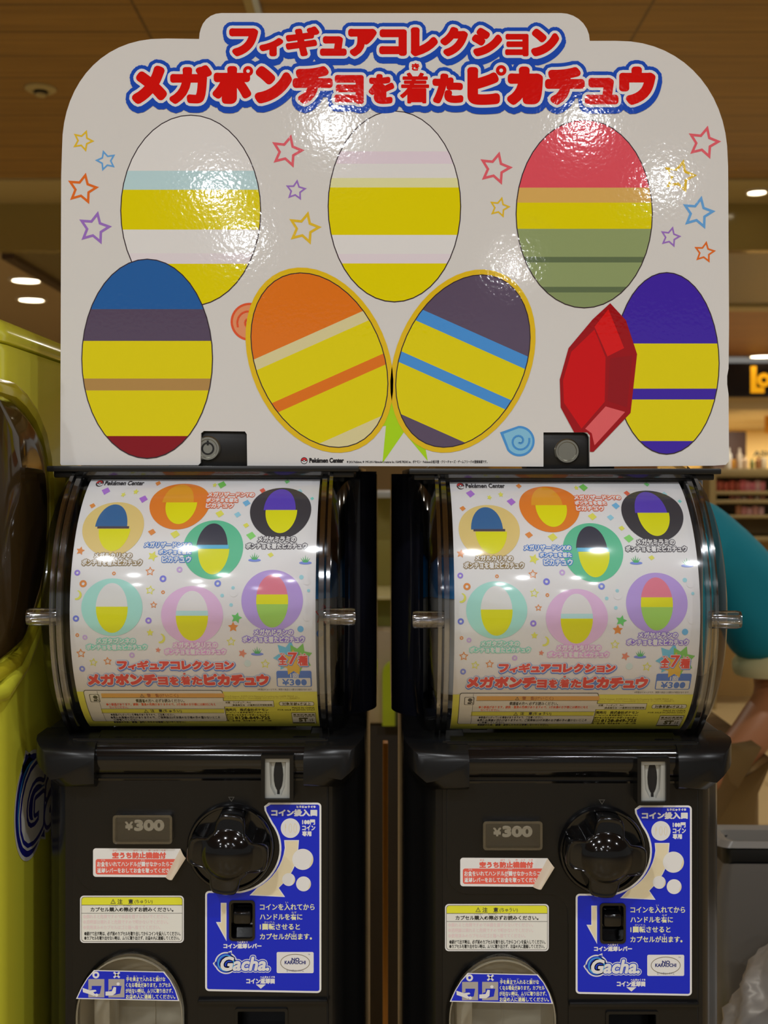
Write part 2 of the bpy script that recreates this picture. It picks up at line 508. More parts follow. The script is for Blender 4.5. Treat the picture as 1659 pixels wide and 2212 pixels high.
slab('wall_back_2', -3.4, 1.2, yw(12.9), yw(13.1), 0, ZH + 1.22, mat('dim far wall', (150, 128, 88), .6), 'dim beige wall far behind the machines')
slab('trim_4', -.412, -.385, -2.0, yw(5.2), ZCEIL - .012, ZCEIL, M['cream'], 'cream ceiling track running away above the board')
slab('trim_5', -.385, -.368, -2.0, yw(5.2), ZCEIL - .016, ZCEIL, mat('pale blue strip', (205, 220, 235), .4), 'pale blue strip beside the ceiling track')

# ================================================================== capsule machine (built once beside the yellow green machine, then copied)
CX = -.1665                                  # centre line of the first machine
YP = -.0825                                  # front of its door plate
SP = F / (YP - YC)                           # pixels per metre on that plate
def pxz(px, py, s=SP): return ((px - 829.5) / s, ZH + (1027 - py) / s)
def z7(x, y): return (x / 1.929, 1560 + y / 1.929)          # zoomed panel view -> photograph pixels
def q7(x, y): return pxz(*z7(x, y))
ZB = .66                                      # foot of the machine
def build_machine():
    t = thing('capsule_vending_machine', 'black capsule machine next to the yellow green machine, its blue sticker under the knob', 'capsule machine', (CX, 0, ZB), 'black capsule machines under the header board')
    # ---- housing: pillars, sides and back round an open front
    def half(sgn):
        pts = [(.1135, YP + .002), (.120, YP + .0005), (.126, YP + .006), (.131, YP + .016), (.1315, YP + .020), (.140, YP + .030), (.1465, YP + .046), (.149, YP + .07), (.149, .33), (.118, .33), (.1135, .30)]
        return [(CX + sgn * a, b) for a, b in pts]
    b = B()
    for sgn in (-1, 1): b.prism(half(sgn), ZB, ZH - .255, plane='xy')
    b.box(CX - .12, CX + .12, .30, .33, ZB, ZH - .255)
    b.box(CX - .1135, CX + .1135, YP + .004, .3, ZH - .262, ZH - .255)
    b.box(CX - .1135, CX + .1135, YP + .06, .3, ZB, ZB + .01)
    b.done('housing', M['black'], t)
    # ---- front panel and raised door plate, with real openings
    lever = [pxz(x, y) for x, y in rr(497, 1946, 549, 2029, 7)]
    ret = [pxz(x, y) for x, y in rr(513, 2182, 617, 2240, 3)]
    cxo, ryo = 283.5, 118                      # outlet arch in pixels
    arch = lambda k, y1=2290, ky=1.0: [pxz(cxo + 121 * k, y1), *[pxz(cxo + 121 * k * math.cos(a), 2190 - 137 * k * ky * math.sin(a)) for a in [PI * i / 28 for i in range(29)]], pxz(cxo - 121 * k, y1)]
    full = [pxz(158, 1596), pxz(710, 1596), (CX + .1137, ZB + .01), (CX - .1137, ZB + .01)]
    full[0] = (CX - .1137, full[0][1]); full[1] = (CX + .1137, full[1][1])
    B().prism(full, YP + .0015, YP + .005, holes=[arch(.94), lever, ret]).done('front_panel', M['black'], t)
    up = [(166, 1598), (706, 1598), (706, 2420), (428, 2420), (428, 1990)] + [q for q in arc(386, 1970, 42, 45, 0, -90, 8)] + [(205, 1925)] + [q for q in arc(210, 1878, 44, 47, 90, 180, 8)]
    B().prism([pxz(*q) for q in up], YP, YP + .0016, holes=[lever, ret]).done('door_plate', M['black'], t)
    sm = B()
    p = [pxz(*q) for q in up]
    for a, c in zip(p[4:], p[5:] + p[:1]): sm.tube([(a[0], YP + .0012, a[1]), (c[0], YP + .0012, c[1])], .0007, 6)
    sm.tube([(p[1][0] + .0006, YP + .001, p[1][1]), (p[2][0] + .0006, YP + .001, p[2][1])], .0008, 6)
    sm.done('panel_seam', M['pure'], t)
    # ---- shoulder with the rolled top edge
    def prof(bul, low):
        o = [(-.040, ZH - .2335), (-.060, ZH - .2345), (-.078 - bul, ZH - .2385)]
        for i in range(9):
            a = math.radians(70 - 150 * i / 8)
            o.append((-.078 - bul - .0155 * math.cos(a) + .004, ZH - .2545 + .0165 * math.sin(a)))
        o += [(-.0835 - bul * .4, ZH - .272 - low), (-.0815, ZH - .276 - low), (-.040, ZH - .276 - low)]
        return o
    def roll(x0, x1, bul, low, tl=0, tr=0):
        st = [(x0, tl), (x0 + .004, tl * .55), (x0 + .010, tl * .2), (x0 + .02, 0), (x1 - .02, 0), (x1 - .010, tr * .2), (x1 - .004, tr * .55), (x1, tr)]
        if x1 - x0 < .045: st = [(x0, tl), (x0 + (x1 - x0) * .3, tl * .3), (x0 + (x1 - x0) * .6, tr * .2), (x1, tr)]
        rings = []
        for x, k in st:
            rings.append([(x, max(y, -.2) + k * (1 if y < -.05 else 0), z + k * (.35 if z > ZH - .25 else -.1 if False else .25)) for y, z in prof(bul, low)])
        return rings
    X = lambda px: (px - 829.5) / SP
    s = B(); zt, zl = ZH - .236, pxz(0, 1701)[1]
    for sg, xi in ((-1, X(209)), (1, X(660))):
        xo = CX + sg * .149
        o_ = [(xi, zt), (xo, zt), (xo, zl + .026), (xo - sg * .013, zl + .006), (xo - sg * .021, zl), (xi, zl)]
        if sg < 0: o_ = o_[::-1]
        # thick rounded end block: a stack of shrinking outlines
        cx_, cz_ = (xi + xo) / 2, (zt + zl) / 2
        rings = []
        for y, k in ((-.040, 0), (-.070, 0), (-.080, .0015), (-.088, .0045), (-.094, .009), (-.0965, .0135)):
            rg = []
            for x_, z_ in o_:
                ix = k if abs(x_ - xi) < 1e-9 else k
                rg.append((x_ + (-.25 if abs(x_ - xi) < 1e-9 else 1) * (k if x_ < cx_ else -k) * (1.5 if abs(x_ - xi) > 1e-9 else .3), y, z_ + (k * .5 if z_ < cz_ else -k * 1.15)))
            rings.append(rg)
        s.loft(rings)
    s.box(CX - .149, CX + .149, -.045, .33, ZH - .262, ZH - .236, .004)
    s.done('shoulder', M['black'], t)
    B().loft(roll(X(205), X(668), .001, 0, .0, .0)).done('hinge_roll', M['gloss'], t)
    # ---- coin slot
    f = B()
    ox0, oz1 = pxz(568, 1622); ox1, oz0 = pxz(637, 1720); ix0, iz1 = pxz(576, 1629); ix1, iz0 = pxz(629, 1715)
    f.prism([(ox0, oz0), (ox1, oz0), (ox1, oz1), (ox0, oz1)], YP - .0165, YP, holes=[[(ix0, iz0), (ix1, iz0), (ix1, iz1), (ix0, iz1)]])
    fr = f.done('coin_slot', M['black'], t)
    g = B(); cxs, czs = pxz(603.5, 1668)
    yf, yb = YP - .0125, YP - .0088
    lens = [(cxs + .0042 * math.sin(PI * k / 8) * (1 if i == 0 else -1), czs + .014 * math.cos(PI * k / 8)) for i in (0, 1) for k in range(9)]
    lens = lens[:9] + lens[9:][::-1][1:-1]
    rimp = [(ix0, iz0), (ix1, iz0), (ix1, iz1), (ix0, iz1)]
    inn = [(ix0 + .0045, iz0 + .010), (cxs - .0028, iz0 + .002), (cxs + .0028, iz0 + .002), (ix1 - .0045, iz0 + .010), (ix1 - .0035, iz1 - .004), (ix0 + .0035, iz1 - .004)]
    g.prism(rimp, yf, YP - .001, holes=[inn])
    bm = bmesh.new()
    ov = [bm.verts.new((a, yf, c)) for a, c in inn]
    nv = [bm.verts.new((a, yb, c)) for a, c in [(cxs - .006, czs - .008), (cxs - .002, czs - .017), (cxs + .002, czs - .017), (cxs + .006, czs - .008), (cxs + .006, czs + .0155), (cxs - .006, czs + .0155)]]
    for i in range(6): bm.faces.new([ov[i], ov[(i + 1) % 6], nv[(i + 1) % 6], nv[i]])
    bm.faces.new(nv); g._merge(bm)
    gp = g.done('slot_plate', M['grey'], fr, 'light grey plate with funnel round the slot', angle=12)
    B().prism(lens, yb - .0006, yb + .002).box(cxs - .0011, cxs + .0011, yb - .0007, yb, czs - .019, czs + .017).done('slot_opening', M['pure'], fr)
    # ---- price holder
    x0, zt = q7(478, 377); x1, zb = q7(724, 497)
    h = B().prism(rr(x0, zb, x1, zt, .003), YP - .0075, YP, holes=[rr(x0 + .0022, zb + .0022, x1 - .0022, zt - .0022, .0015)])
    hp = h.done('price_holder', M['rib'], t, 'clear plastic price holder')
    B().prism(rr(x0 + .002, zb + .002, x1 - .002, zt - .002, .001), YP - .0012, YP - .0002).done('price_card', mat('dark price card', (34, 33, 30), .6), hp)
    PP = Print(plane_conv(SP), lambda u, v, hh: (u, YP - .0014 - hh, v), 'paper')
    gy = (176, 172, 160)
    PP.text('¥', (z7(522, 408)[0], z7(0, 412)[1], z7(556, 0)[0], z7(0, 448)[1]), gy, w=1.2)
    PP.text('300', (z7(560, 0)[0], z7(0, 404)[1], z7(686, 0)[0], z7(0, 452)[1]), gy, w=2.2)
    PP.flush('price_lettering', hp)
    B().box(x0 + .002, x1 - .002, YP - .0078, YP - .0071, zb + .002, zt - .002).done('price_window', M['door'], hp)
    # ---- knob
    kx, kz = pxz(499, 1828)
    B().lathe([(.0392, 0), (.0390, .004), (.0378, .0062), (.0362, .0062), (.0350, .003), (0, .003)], 'y', (kx, YP, kz), 64).done('knob_dial', M['gloss'], t)
    bm = bmesh.new(); NR, NT = 44, 120; rows = []
    for i in range(NR + 1):
        q = i / NR; row = []
        for k in range(NT):
            a = 2 * PI * k / NT
            ph = abs((math.degrees(a) + 6 + 45) % 90 - 45)
            f_ = min(1, max(0, (37 - ph) / 23)); f_ = f_ * f_ * (3 - 2 * f_)
            r1 = .0240 + (.0357 - .0240) * f_
            s_ = min(1, q / .86); r = r1 * s_ if q <= .86 else r1
            plate = .0270 - .0045 * (r / .036) ** 2 + (.0011 * max(0, 1 - abs(q - .82) / .06) if r > .021 else 0)
            dome = .0205 + math.sqrt(max(0, .0225 ** 2 - r * r)) * .62
            hh = math.log(math.exp(plate * 700) + math.exp(dome * 700)) / 700 if r < .0225 else plate
            if q > .86: hh = plate * (1 - (q - .86) / .14) + .003 * ((q - .86) / .14)
            row.append(bm.verts.new((kx + r * math.cos(a), YP - hh, kz + r * math.sin(a))))
        rows.append(row)
    for r0, r1 in zip(rows, rows[1:]):
        for k in range(NT):
            try: bm.faces.new([r0[k], r0[(k + 1) % NT], r1[(k + 1) % NT], r1[k]])
            except ValueError: pass
    bmesh.ops.remove_doubles(bm, verts=bm.verts[:], dist=1e-6); bmesh.ops.recalc_face_normals(bm, faces=bm.faces[:])
    kb = B(); kb._merge(bm)
    kn = kb.done('turn_knob', M['gloss'], t, angle=55)
    B().box(kx - .004, kx + .003, YP - .0236, YP - .0226, kz - .0313, kz - .0306).done('knob_mark', M['darksteel'], kn)
    PP = Print(plane_conv(SP), lambda u, v, hh: (u, YP - .0002 - hh, v), 'paper')
    PP.poly([(493, 1721), (507, 1721), (500, 1732)], (70, 68, 62), 1, [[(495.5, 1722.5), (504.5, 1722.5), (500, 1729.5)]]); PP.flush('arrow_mark', t)
    # ---- red notice with a peeled corner
    A = lambda pts: [z7(*q) for q in pts]
    PP = Print(plane_conv(SP), lambda u, v, hh: (u, YP - .0002 - hh, v), 'paper')
    bx = lambda x0, y0, x1, y1: (*z7(x0, y0), *z7(x1, y1))
    body = arc(400, 537, 12, 12, 180, 270, 5) + [(752, 527), (690, 646)] + arc(400, 632, 12, 12, 90, 180, 5)
    PP.poly(A(body), (226, 222, 212), 1)
    red = (240, 92, 78)
    PP.poly(A(arc(408, 579, 9, 9, 180, 270, 4) + [(731, 570), (697, 636)] + arc(408, 625, 9, 9, 90, 180, 4)), red, 2)
    PP.text('空うち防止機能付', bx(468, 541, 692, 568), red, 3, .9)
    for tx, x in (('から', 470), ('ぼう', 556), ('し', 590), ('き', 618), ('のう', 640), ('つき', 672)): PP.text(tx, bx(x, 531, x + 9 * len(tx), 539), red, 3, res=1)
    wh = (246, 228, 214)
    PP.text('お金をいれてハンドルが回せなかったらコ', bx(405, 580, 722, 601), wh, 3, .3, res=2)
    PP.text('返却レバーをおしてお金を取ってくださ', bx(405, 607, 705, 628), wh, 3, .3, res=2)
    for tx, x, y in (('かね', 422, 571), ('まわ', 588, 571), ('へんきゃく', 404, 598), ('かね', 572, 598), ('と', 610, 598)): PP.text(tx, bx(x, y, x + 8.5 * len(tx), y + 7), wh, 3, res=1)
    st = PP.flush('red_notice_sticker', t)
    fl = bmesh.new(); P0, P1, Q0, Q1 = Vector(q7(752, 527)), Vector(q7(690, 646)), Vector(q7(778, 560)), Vector(q7(722, 648)); rows = []
    for i in range(9):
        q = i / 8; lift = .0003 + .006 * math.sin(q * PI * .62)
        rows.append([fl.verts.new(((P0.lerp(Q0, q)).lerp(P1.lerp(Q1, q), j / 6)[0], YP - lift * (.75 + .25 * j / 6), (P0.lerp(Q0, q)).lerp(P1.lerp(Q1, q), j / 6)[1])) for j in range(7)])
    for r0, r1 in zip(rows, rows[1:]):
        for j in range(6): fl.faces.new([r0[j], r0[j + 1], r1[j + 1], r1[j]])
    fb = B(); fb._merge(fl)
    fb.done('peeled_corner', mat('sticker backing', (205, 192, 172), .4, k=1.3), st, 'curled corner peeling off')
    # ---- white caution sticker
    PB = Print(plane_conv(SP), lambda u, v, hh: (u, YP + .0013 - hh, v), 'paper')
    dk = (52, 52, 50); ye = (232, 222, 52); fw = (214, 214, 206)
    PB.poly(A(rr(332, 725, 765, 922, 16)), (222, 222, 214), 1)
    PB.poly(A(rr(337, 730, 760, 917, 13)), (90, 88, 80), 2); PB.poly(A(rr(339, 732, 758, 915, 12)), fw, 3)
    PB.poly(A(arc(351, 744, 12, 12, 180, 270, 4) + arc(746, 744, 12, 12, 270, 360, 4) + [(758, 763), (339, 763)]), ye, 4)
    PB.line(A([(339, 764), (758, 764)]), 1, dk, 5); PB.line(A([(339, 798), (758, 798)]), .8, dk, 5)
    PB.poly(A([(459, 758), (481, 758), (470, 738)]), dk, 5, [A([(462.5, 756), (477.5, 756), (470, 742)])]); PB.line(A([(470, 745), (470, 751)]), 1, dk, 5); PB.ell(*z7(470, 754), .6, .6, dk, 5)
    PB.text('注　意', bx(488, 739, 554, 760), dk, 5, .25, res=2); PB.text('(ちゅうい)', bx(560, 741, 635, 760), dk, 5, .1, res=2)
    PB.text('カプセル購入の際必ずお読みください。', bx(376, 773, 722, 792), dk, 5, .3, res=2)
    for tx, x in (('こうにゅう', 454), ('さいかなら', 512), ('よ', 596)): PB.text(tx, bx(x, 764, x + 7 * len(tx), 770), dk, 5, res=1)
    fp = (214, 197, 196)
    for k, tx in enumerate(('●倒れると危険ですので本機を揺すらないでください。', '●透明部は壊れると危険ですので叩かないでください。', '●使用済みのカプセルはゴミ箱へ捨ててください。')):
        PB.text(tx, bx(345, 803 + 22.5 * k, (700, 700, 668)[k], 821 + 22.5 * k), fp, 5, .25, res=1)
    PB.text('●続けて出す時は、必ず前のカプセルを取り出してからコインを投入してください。', bx(350, 874, 751, 892), dk, 5, .2, res=1)
    PB.text('●カプセルを取り出せない時は、ムリに取り出さず、お店の人に連絡してください。', bx(350, 893, 747, 910), dk, 5, .2, res=1)
    PB.flush('caution_sticker', t)
    # ---- blue instruction sticker
    blue = (14, 36, 186); wt = (226, 222, 212); cr = (226, 202, 170)
    def shape(d):
        o = [(1120 + d, 335 + d)] + arc(1322, 351, 17 - d, 16 - d, 270, 360, 5) + arc(1322, 1112, 17 - d, 16 - d, 0, 90, 5) + arc(872, 1104, 17 - d, 16 - d, 90, 180, 5) + arc(872, 720, 17 - d, 17 - d, 180, 270, 5)
        o += [(930, 703 + d)]
        o += [(965 + (200 + d) * math.cos(math.radians(a)), 525 + (182 + d) * math.sin(math.radians(a))) for a in range(80, -38, -6)]
        o += [(1103 + d, 368 + d * .3), (1101 + d, 350 + d * .5)]
        return o
    PP.poly(A(shape(0)), wt, 1, [A(rr(957, 747, 1060, 905, 10))]); PP.poly(A(shape(8)), blue, 2, [A(rr(957, 747, 1060, 905, 10))])
    PP.text('コイン投入口', bx(1130, 362, 1322, 392), wt, 3, 1.0); PP.text('とうにゅうぐち', bx(1235, 347, 1316, 358), wt, 3, .5, res=1)
    PP.ell(*z7(1210, 441), 40 / 1.929, 41 / 1.929, wt, 3)
    for k in range(3): PP.ring(*z7(1190 + 20 * k, 441), 3.6 if k else 1.2, 10, 1.2, cr, 4)
    for k, tx in enumerate(('100円', 'コイン', '専用')): PP.text(tx, bx(1259, 405 + 24 * k, (1313, 1314, 1298)[k], 427 + 24 * k), wt, 3, .55)
    sh = lambda d: [(1188 - d, 495 - d), (1242 + d, 495 - d)] + arc(960, 520, 280 + d, 240, 8, 42, 8) + [(1158 + d, 690), (1180 + 2 * d, 724 + d), (1052 - 3 * d, 717 + d)] + arc(968, 500, 224 - d, 215, 62, 6, 8)
    PP.poly(A(sh(4)), wt, 3); PP.poly(A(sh(0)), cr, 4)
    for x, y, r in ((1262, 571, 44), (1203, 655, 27), (1265, 673, 31)):
        PP.ell(*z7(x, y), r / 1.929, r / 1.929, cr, 5)
        PP.poly(A([q for q in arc(x, y, r, r, 55, 360 - 20, 24)]), wt, 6)
    yl = (236, 226, 170)
    for k, (tx, xe) in enumerate((('コインを入れてから', 1311), ('ハンドルを右に', 1260), ('1回転させると', 1250), ('カプセルが出ます。', 1300))):
        PP.text(tx, bx(1083, 756 + 41 * k, xe, 783 + 41 * k), yl, 3, .35)
    for tx, x, y in (('い', 1190, 747), ('みぎ', 1214, 788), ('かいてん', 1102, 829), ('で', 1218, 871)): PP.text(tx, bx(x, y, x + 11 * len(tx), y + 8), yl, 3, res=1)
    PP.poly(A([(920, 752), (944, 752), (944, 912), (900, 832), (920, 832)]), wt, 3); PP.poly(A([(924, 756), (940, 756), (940, 897), (909, 836), (924, 836)]), cr, 4)
    PP.text('コイン返却レバー', bx(931, 921, 1090, 943), wt, 3, .7); PP.text('へんきゃく', bx(988, 911, 1032, 920), wt, 3, .3, res=1)
    PP.text('コイン返却口', bx(1026, 1066, 1145, 1090), wt, 3, .7); PP.text('へんきゃくぐち', bx(1084, 1057, 1146, 1066), wt, 3, .3, res=1)
    PP.poly(A([(1066, 1092), (1108, 1092), (1087, 1110)]), wt, 3)
    bs = PP.flush('instruction_sticker', t, 'blue sticker with white border and coin arrow')
    logo(PP, 895, 955, 1132, 1047, A); PP.flush('brand_mark', bs)
    PP.poly(A(rr(1153, 957, 1307, 1045, 6)), wt, 3)
    PP.ring(*z7(1230, 1001), 62 / 1.929, 36 / 1.929, 1.4, (120, 110, 90), 4)
    PP.text('NO', bx(1215, 981, 1248, 996), (30, 40, 110), 4, .5); PP.text('KARAUCHI', bx(1186, 993, 1274, 1008), (30, 40, 110), 4, .4)
    PP.text('空うち防止システム', bx(1194, 1030, 1266, 1040), (30, 40, 110), 4, res=1); PP.text('TM', bx(1283, 965, 1292, 970), (30, 40, 110), 4, res=1)
    PP.flush('system_mark', bs)
    # ---- coin return lever in its recess
    l0, lz1 = pxz(497, 1946); l1, lz0 = pxz(549, 2029)
    r_ = B().prism([pxz(*q) for q in rr(495, 1944, 551, 2031, 8)], YP - .0016, YP + .001, holes=[[pxz(*q) for q in rr(500, 1949, 546, 2026, 6)]])
    r_.box(l0 - .001, l1 + .001, YP + .016, YP + .018, lz0 - .001, lz1 + .001)
    for xa in (l0 - .001, l1): r_.box(xa, xa + .001, YP + .003, YP + .017, lz0, lz1)
    for za in (lz0 - .001, lz1): r_.box(l0, l1, YP + .003, YP + .017, za, za + .001)
    rec = r_.done('lever_recess', M['gloss'], t)
    zc = pxz(0, 1978)[1]
    B().box(l0 + .0022, l1 - .0022, YP - .002, YP + .014, zc - .008, zc + .005, .003, 3).done('return_lever', M['gloss'], rec)
    # ---- coin return and the ridge above it
    a, za = pxz(428, 2155); c, zc_ = pxz(708, 2166)
    B().box(a, c, YP - .004, YP + .001, zc_, za, .0015, 2).done('panel_ridge', M['black'], t)
    x0, zt = pxz(513, 2182); x1, zb = pxz(617, 2240)
    q = B().prism([pxz(*k) for k in rr(508, 2177, 622, 2245, 5)], YP - .002, YP + .001, holes=[[pxz(*k) for k in rr(514, 2183, 616, 2239, 3)]])
    q.box(x0, x1, YP + .03, YP + .032, zb, zt); q.box(x0, x1, YP + .003, YP + .031, zb - .001, zb)
    q.done('coin_return_cup', M['black'], t)
    # ---- capsule outlet: beige chute, clear domed door, blue notice
    o = B(); wall = arch(.95); r0 = [(a, YP + .0015, c) for a, c in wall]; r1 = [(CX - .06 + (a - (CX - .06)) * .93, YP + .07, c - .004) for a, c in wall]
    bm = bmesh.new(); va = [bm.verts.new(p) for p in r0]; vb = [bm.verts.new(p) for p in r1]
    for i in range(len(va)): bm.faces.new([va[i], va[(i + 1) % len(va)], vb[(i + 1) % len(va)], vb[i]])
    bm.faces.new(vb); bmesh.ops.recalc_face_normals(bm, faces=bm.faces[:]); o._merge(bm)
    xa, zz = pxz(196, 2175); o.box(xa - .003, xa + .012, YP + .022, YP + .06, zz - .05, zz, .002)
    xa, zz = pxz(300, 2180); o.box(xa, xa + .0012, YP + .068, YP + .0695, zz - .05, zz + .005)
    o.done('outlet_chute', M['beige'], t)
    d = B(); rings = []
    for k, h in ((1.0, -.001), (1.0, .003), (.985, .006), (.965, .008), (.95, .0095)):
        rings.append([(a, YP - h + .0015, c) for a, c in arch(k)])
    d.loft(rings, caps=False)
    d.prism(arch(.952), YP - .0085, YP - .0075)
    dr = d.done('outlet_door', M['door'], t, 'clear arched flap')
    e = B(); e.prism(arch(.945), YP - .0072, YP - .0058, holes=[arch(.925)]); e.done('door_rim', M['beige'], dr)
    PD = Print(plane_conv(SP), lambda u, v, hh: (u, YP - .0088 - hh, v), 'paper')
    lab = lambda d: [(402 + d, 1015 + d), (692 - d, 1021 + d), (718 - d, 1056), (740 - d, 1098), (755 - 1.6 * d, 1143 - d), (328 + 1.6 * d, 1134 - d), (350 + d, 1087), (374 + d, 1048)]
    PD.poly(A(lab(0)), wt, 1); PD.poly(A(lab(4)), blue, 2)
    PD.ring(*z7(410, 1035), 7.4, 7.4, 4.2, wt, 3); PD.line(A([(484, 1024), (508, 1046)]), 4, wt, 3); PD.line(A([(508, 1024), (484, 1046)]), 4, wt, 3)
    gr = (160, 154, 150)
    for k, x in enumerate((379, 462)):
        PD.rect(*z7(x, 1052), *z7(x + 66, 1128), gr, 3)
        PD.poly(A([(x + 14, 1080), (x + 54, 1080), (x + 48, 1112), (x + 20, 1118), (x + 2, 1112), (x + 2, 1098), (x + 14, 1094)]), blue, 4)
        hand = [(x - 24, 1088), (x + 6, 1098), (x + 30, 1096), (x + 34, 1102), (x + 20, 1106), (x + 30, 1116), (x + 24, 1122), (x + 4, 1114), (x - 22, 1106)] if k == 0 else [(x - 12, 1104), (x + 14, 1102), (x + 22, 1084), (x + 32, 1086), (x + 30, 1110), (x + 16, 1120), (x - 12, 1120)]
        PD.poly(A(hand), wt, 5); PD.ell(*z7(x + (34 if k == 0 else 40), 1118 if k == 0 else 1072), 3.4, 3.4, wt, 5)
    for k, (tx, xa, xe) in enumerate((('手を奥まで入れると抜けな', 535, 697), ('くなる場合があります。カプセル', 534, 720), ('が出ない時は、ムリに取り出さず、', 533, 728), ('お店の人に連絡してください。', 534, 738))):
        PD.text(tx, bx(xa, 1043 + 24 * k, xe, 1062 + 24 * k), yl, 3, .25, res=2)
    for tx, x, y in (('て', 537, 1037), ('おく', 565, 1037), ('い', 606, 1037), ('ぬ', 662, 1037), ('ばあい', 578, 1061), ('で', 550, 1084), ('とき', 592, 1084), ('と', 652, 1085), ('みせ', 552, 1109), ('ひと', 580, 1109), ('れんらく', 606, 1109)): PD.text(tx, bx(x, y, x + 8 * len(tx), y + 6), yl, 3, res=1)
    PD.flush('hand_warning_label', dr, 'blue label with hand pictures')
    # ---- drum: dark case behind, clear cover in front
    AX, AZ, R = .007, ZH - .119, .1335
    cas = [(CX + a, b) for a, b in [(.128, .012)] + arc(.119, .062, .040, .045, -72, 0, 8) + [(.159, .33), (-.159, .33)] + arc(-.119, .062, .040, .045, 180, 252, 8) + [(-.128, .012), (-.122, .05), (-.122, .26), (.122, .26), (.122, .05)]]
    c = B().prism(cas, ZH - .236, ZH + .004, plane='xy')
    c.box(CX - .13, CX + .13, .02, .3, ZH - .2365, ZH - .228); c.box(CX - .13, CX + .13, .02, .3, ZH - .006, ZH + .004)
    c.done('drum_case', M['indigo'], t)
    # cover skin: flat in the middle, rounded over at both ends
    prf = [(-.1395, R - .060), (-.1385, R - .040), (-.1355, R - .022), (-.130, R - .010), (-.124, R - .0035), (-.118, R)]
    prf = prf + [(-a, r) for a, r in prf[::-1]]
    rings = []
    for a in range(-98, 99, 4):
        th = math.radians(a)
        rings.append([(CX + x, AX - r * math.cos(th), AZ + r * math.sin(th)) for x, r in prf])
    cv = B(); cv.loft(rings, caps=False, closed=False)
    cov = cv.done('drum_cover', M['clear'], t, 'clear curved cover over the picture card', angle=60)
    for x in (-.1185, -.1125, .1125, .1185):
        rings = []
        for a in range(-66, 67, 3):
            th = math.radians(a); wd, h0, h1 = (.0016, .0, .0052) if abs(x) > .115 else (.0022, -.002, .0035)
            rings.append([(CX + x + k * wd, AX - (R + h) * math.cos(th), AZ + (R + h) * math.sin(th)) for k, h in ((-1, h0), (1, h0), (1, h1), (-1, h1))])
        B().loft(rings).done('cover_rib', M['rib'], cov)
    for sgn in (-1, 1):
        pg = B(); zp, yv = pxz(0, 1330, F / .985)[1], AX - R + .004
        pg.lathe([(.0075, 0), (.0078, .002), (.0078, .024), (.007, .027), (.0045, .0275), (.0035, .024), (.0035, .002)][::1], 'x', (0, 0, 0), 20)
        for v in pg.bm.verts:
            x, y, z = v.co
            v.co = (CX + sgn * (.1145 + x), yv + y * .75, zp + z)
        if sgn < 0: bmesh.ops.reverse_faces(pg.bm, faces=pg.bm.faces[:])
        pg.done('cover_peg', M['rib'], cov)
    for nm, a0, a1 in (('cover_bar', 62.5, 71), ('cover_bar', -70, -62.5)):
        rings = []
        for x in (-.118, .118):
            o_ = []
            for a, h in ((a0, .001), (a0, .0045), ((a0 + a1) / 2, .006), (a1, .0045), (a1, .001)):
                th = math.radians(a); o_.append((CX + x, AX - (R + h) * math.cos(th), AZ + (R + h) * math.sin(th)))
            rings.append(o_)
        br = B().loft(rings)
        br.done(nm, M['rib'], cov)
    for x in (-.078, .078): B().box(CX + x - .008, CX + x + .008, AX - .052, AX - .046, AZ - .121, AZ - .113, .001).done('cover_catch', M['rib'], cov)
    # ---- lid and its lock bracket
    l = B().box(CX - .1435, CX + .1435, -.0605, .33, ZH + .0035, ZH + .0088, .001)
    l.box(CX - .139, CX + .139, -.054, .33, ZH - .002, ZH + .0045, .0015)
    l.done('lid_plate', M['plate'], t)
    lb = B().box(CX - .034, CX + .048, -.0485, -.01, ZH + .008, ZH + .046, .002).done('lock_bracket', M['plate'], t)
    lkx, lkz = CX + .0032, ZH + (1027 - 969) / F * 1.05
    lk = B().lathe([(.0118, 0), (.0118, .002), (.0105, .0035), (.0088, .0035), (.0083, .0025), (0, .0025)], 'y', (lkx, -.0485, lkz), 40).done('lock', M['steel'], lb)
    kr = B(); kr.lathe([(.0060, .0024), (.0060, .0030), (.0044, .0030), (.0044, .0024)], 'y', (lkx, -.0485, lkz), 30); kr.box(lkx - .0009, lkx + .0009, -.0516, -.0508, lkz + .003, lkz + .0075)
    kr.done('keyway', M['pure'], lk)
    return t

def logo(PP, x0, y0, x1, y1, A, k=1.0):
    """white italic word with blue swirl behind its capital"""
    wt, bl, cy, nv = (232, 232, 228), (24, 60, 190), (60, 150, 215), (14, 28, 130)
    W_, H_ = x1 - x0, y1 - y0
    gx, gy = x0 + W_ * .2, y0 + H_ * .52
    def sw(r, col, l):
        pts = ellp(gx, gy, r * W_ * .2, r * H_ * .5, 44, 0)
        PP.poly(A(pts), col, l)
        PP.poly(A([(gx - r * W_ * .19, gy - r * H_ * .1), (gx - r * W_ * .235, gy + r * H_ * .02), (gx - r * W_ * .19, gy + r * H_ * .2)]), col, l)
        PP.poly(A([(gx + r * W_ * .02, gy - r * H_ * .49), (gx + r * W_ * .1, gy - r * H_ * .57), (gx + r * W_ * .1, gy - r * H_ * .4)]), col, l)
    sc = (A([(1, 0)])[0][0] - A([(0, 0)])[0][0])
    q0, q1 = A([(x0 + W_ * .1, y0 + H_ * .22)])[0], A([(x1 - W_ * .04, y1 - H_ * .12)])[0]
    u = abs(sc) * W_ * .012
    sw(1.0, wt, 3); sw(.88, bl, 5)
    PP.poly(A(ellp(gx, gy, .15 * W_, .38 * H_, 40)), cy, 6, [A(ellp(gx, gy, .125 * W_, .33 * H_, 40))])
    PP.text('Gacha.', (*q0, *q1), wt, 4, u * 1.0, [(wt, u * 3.6, 0, 0), (bl, u * 2.5, 0, 0)], res=3, shear=.22)
    x_ = PP
    PP.text('Gacha.', (*q0, *q1), wt, 8, u * 1.0, (), res=3, shear=.22)

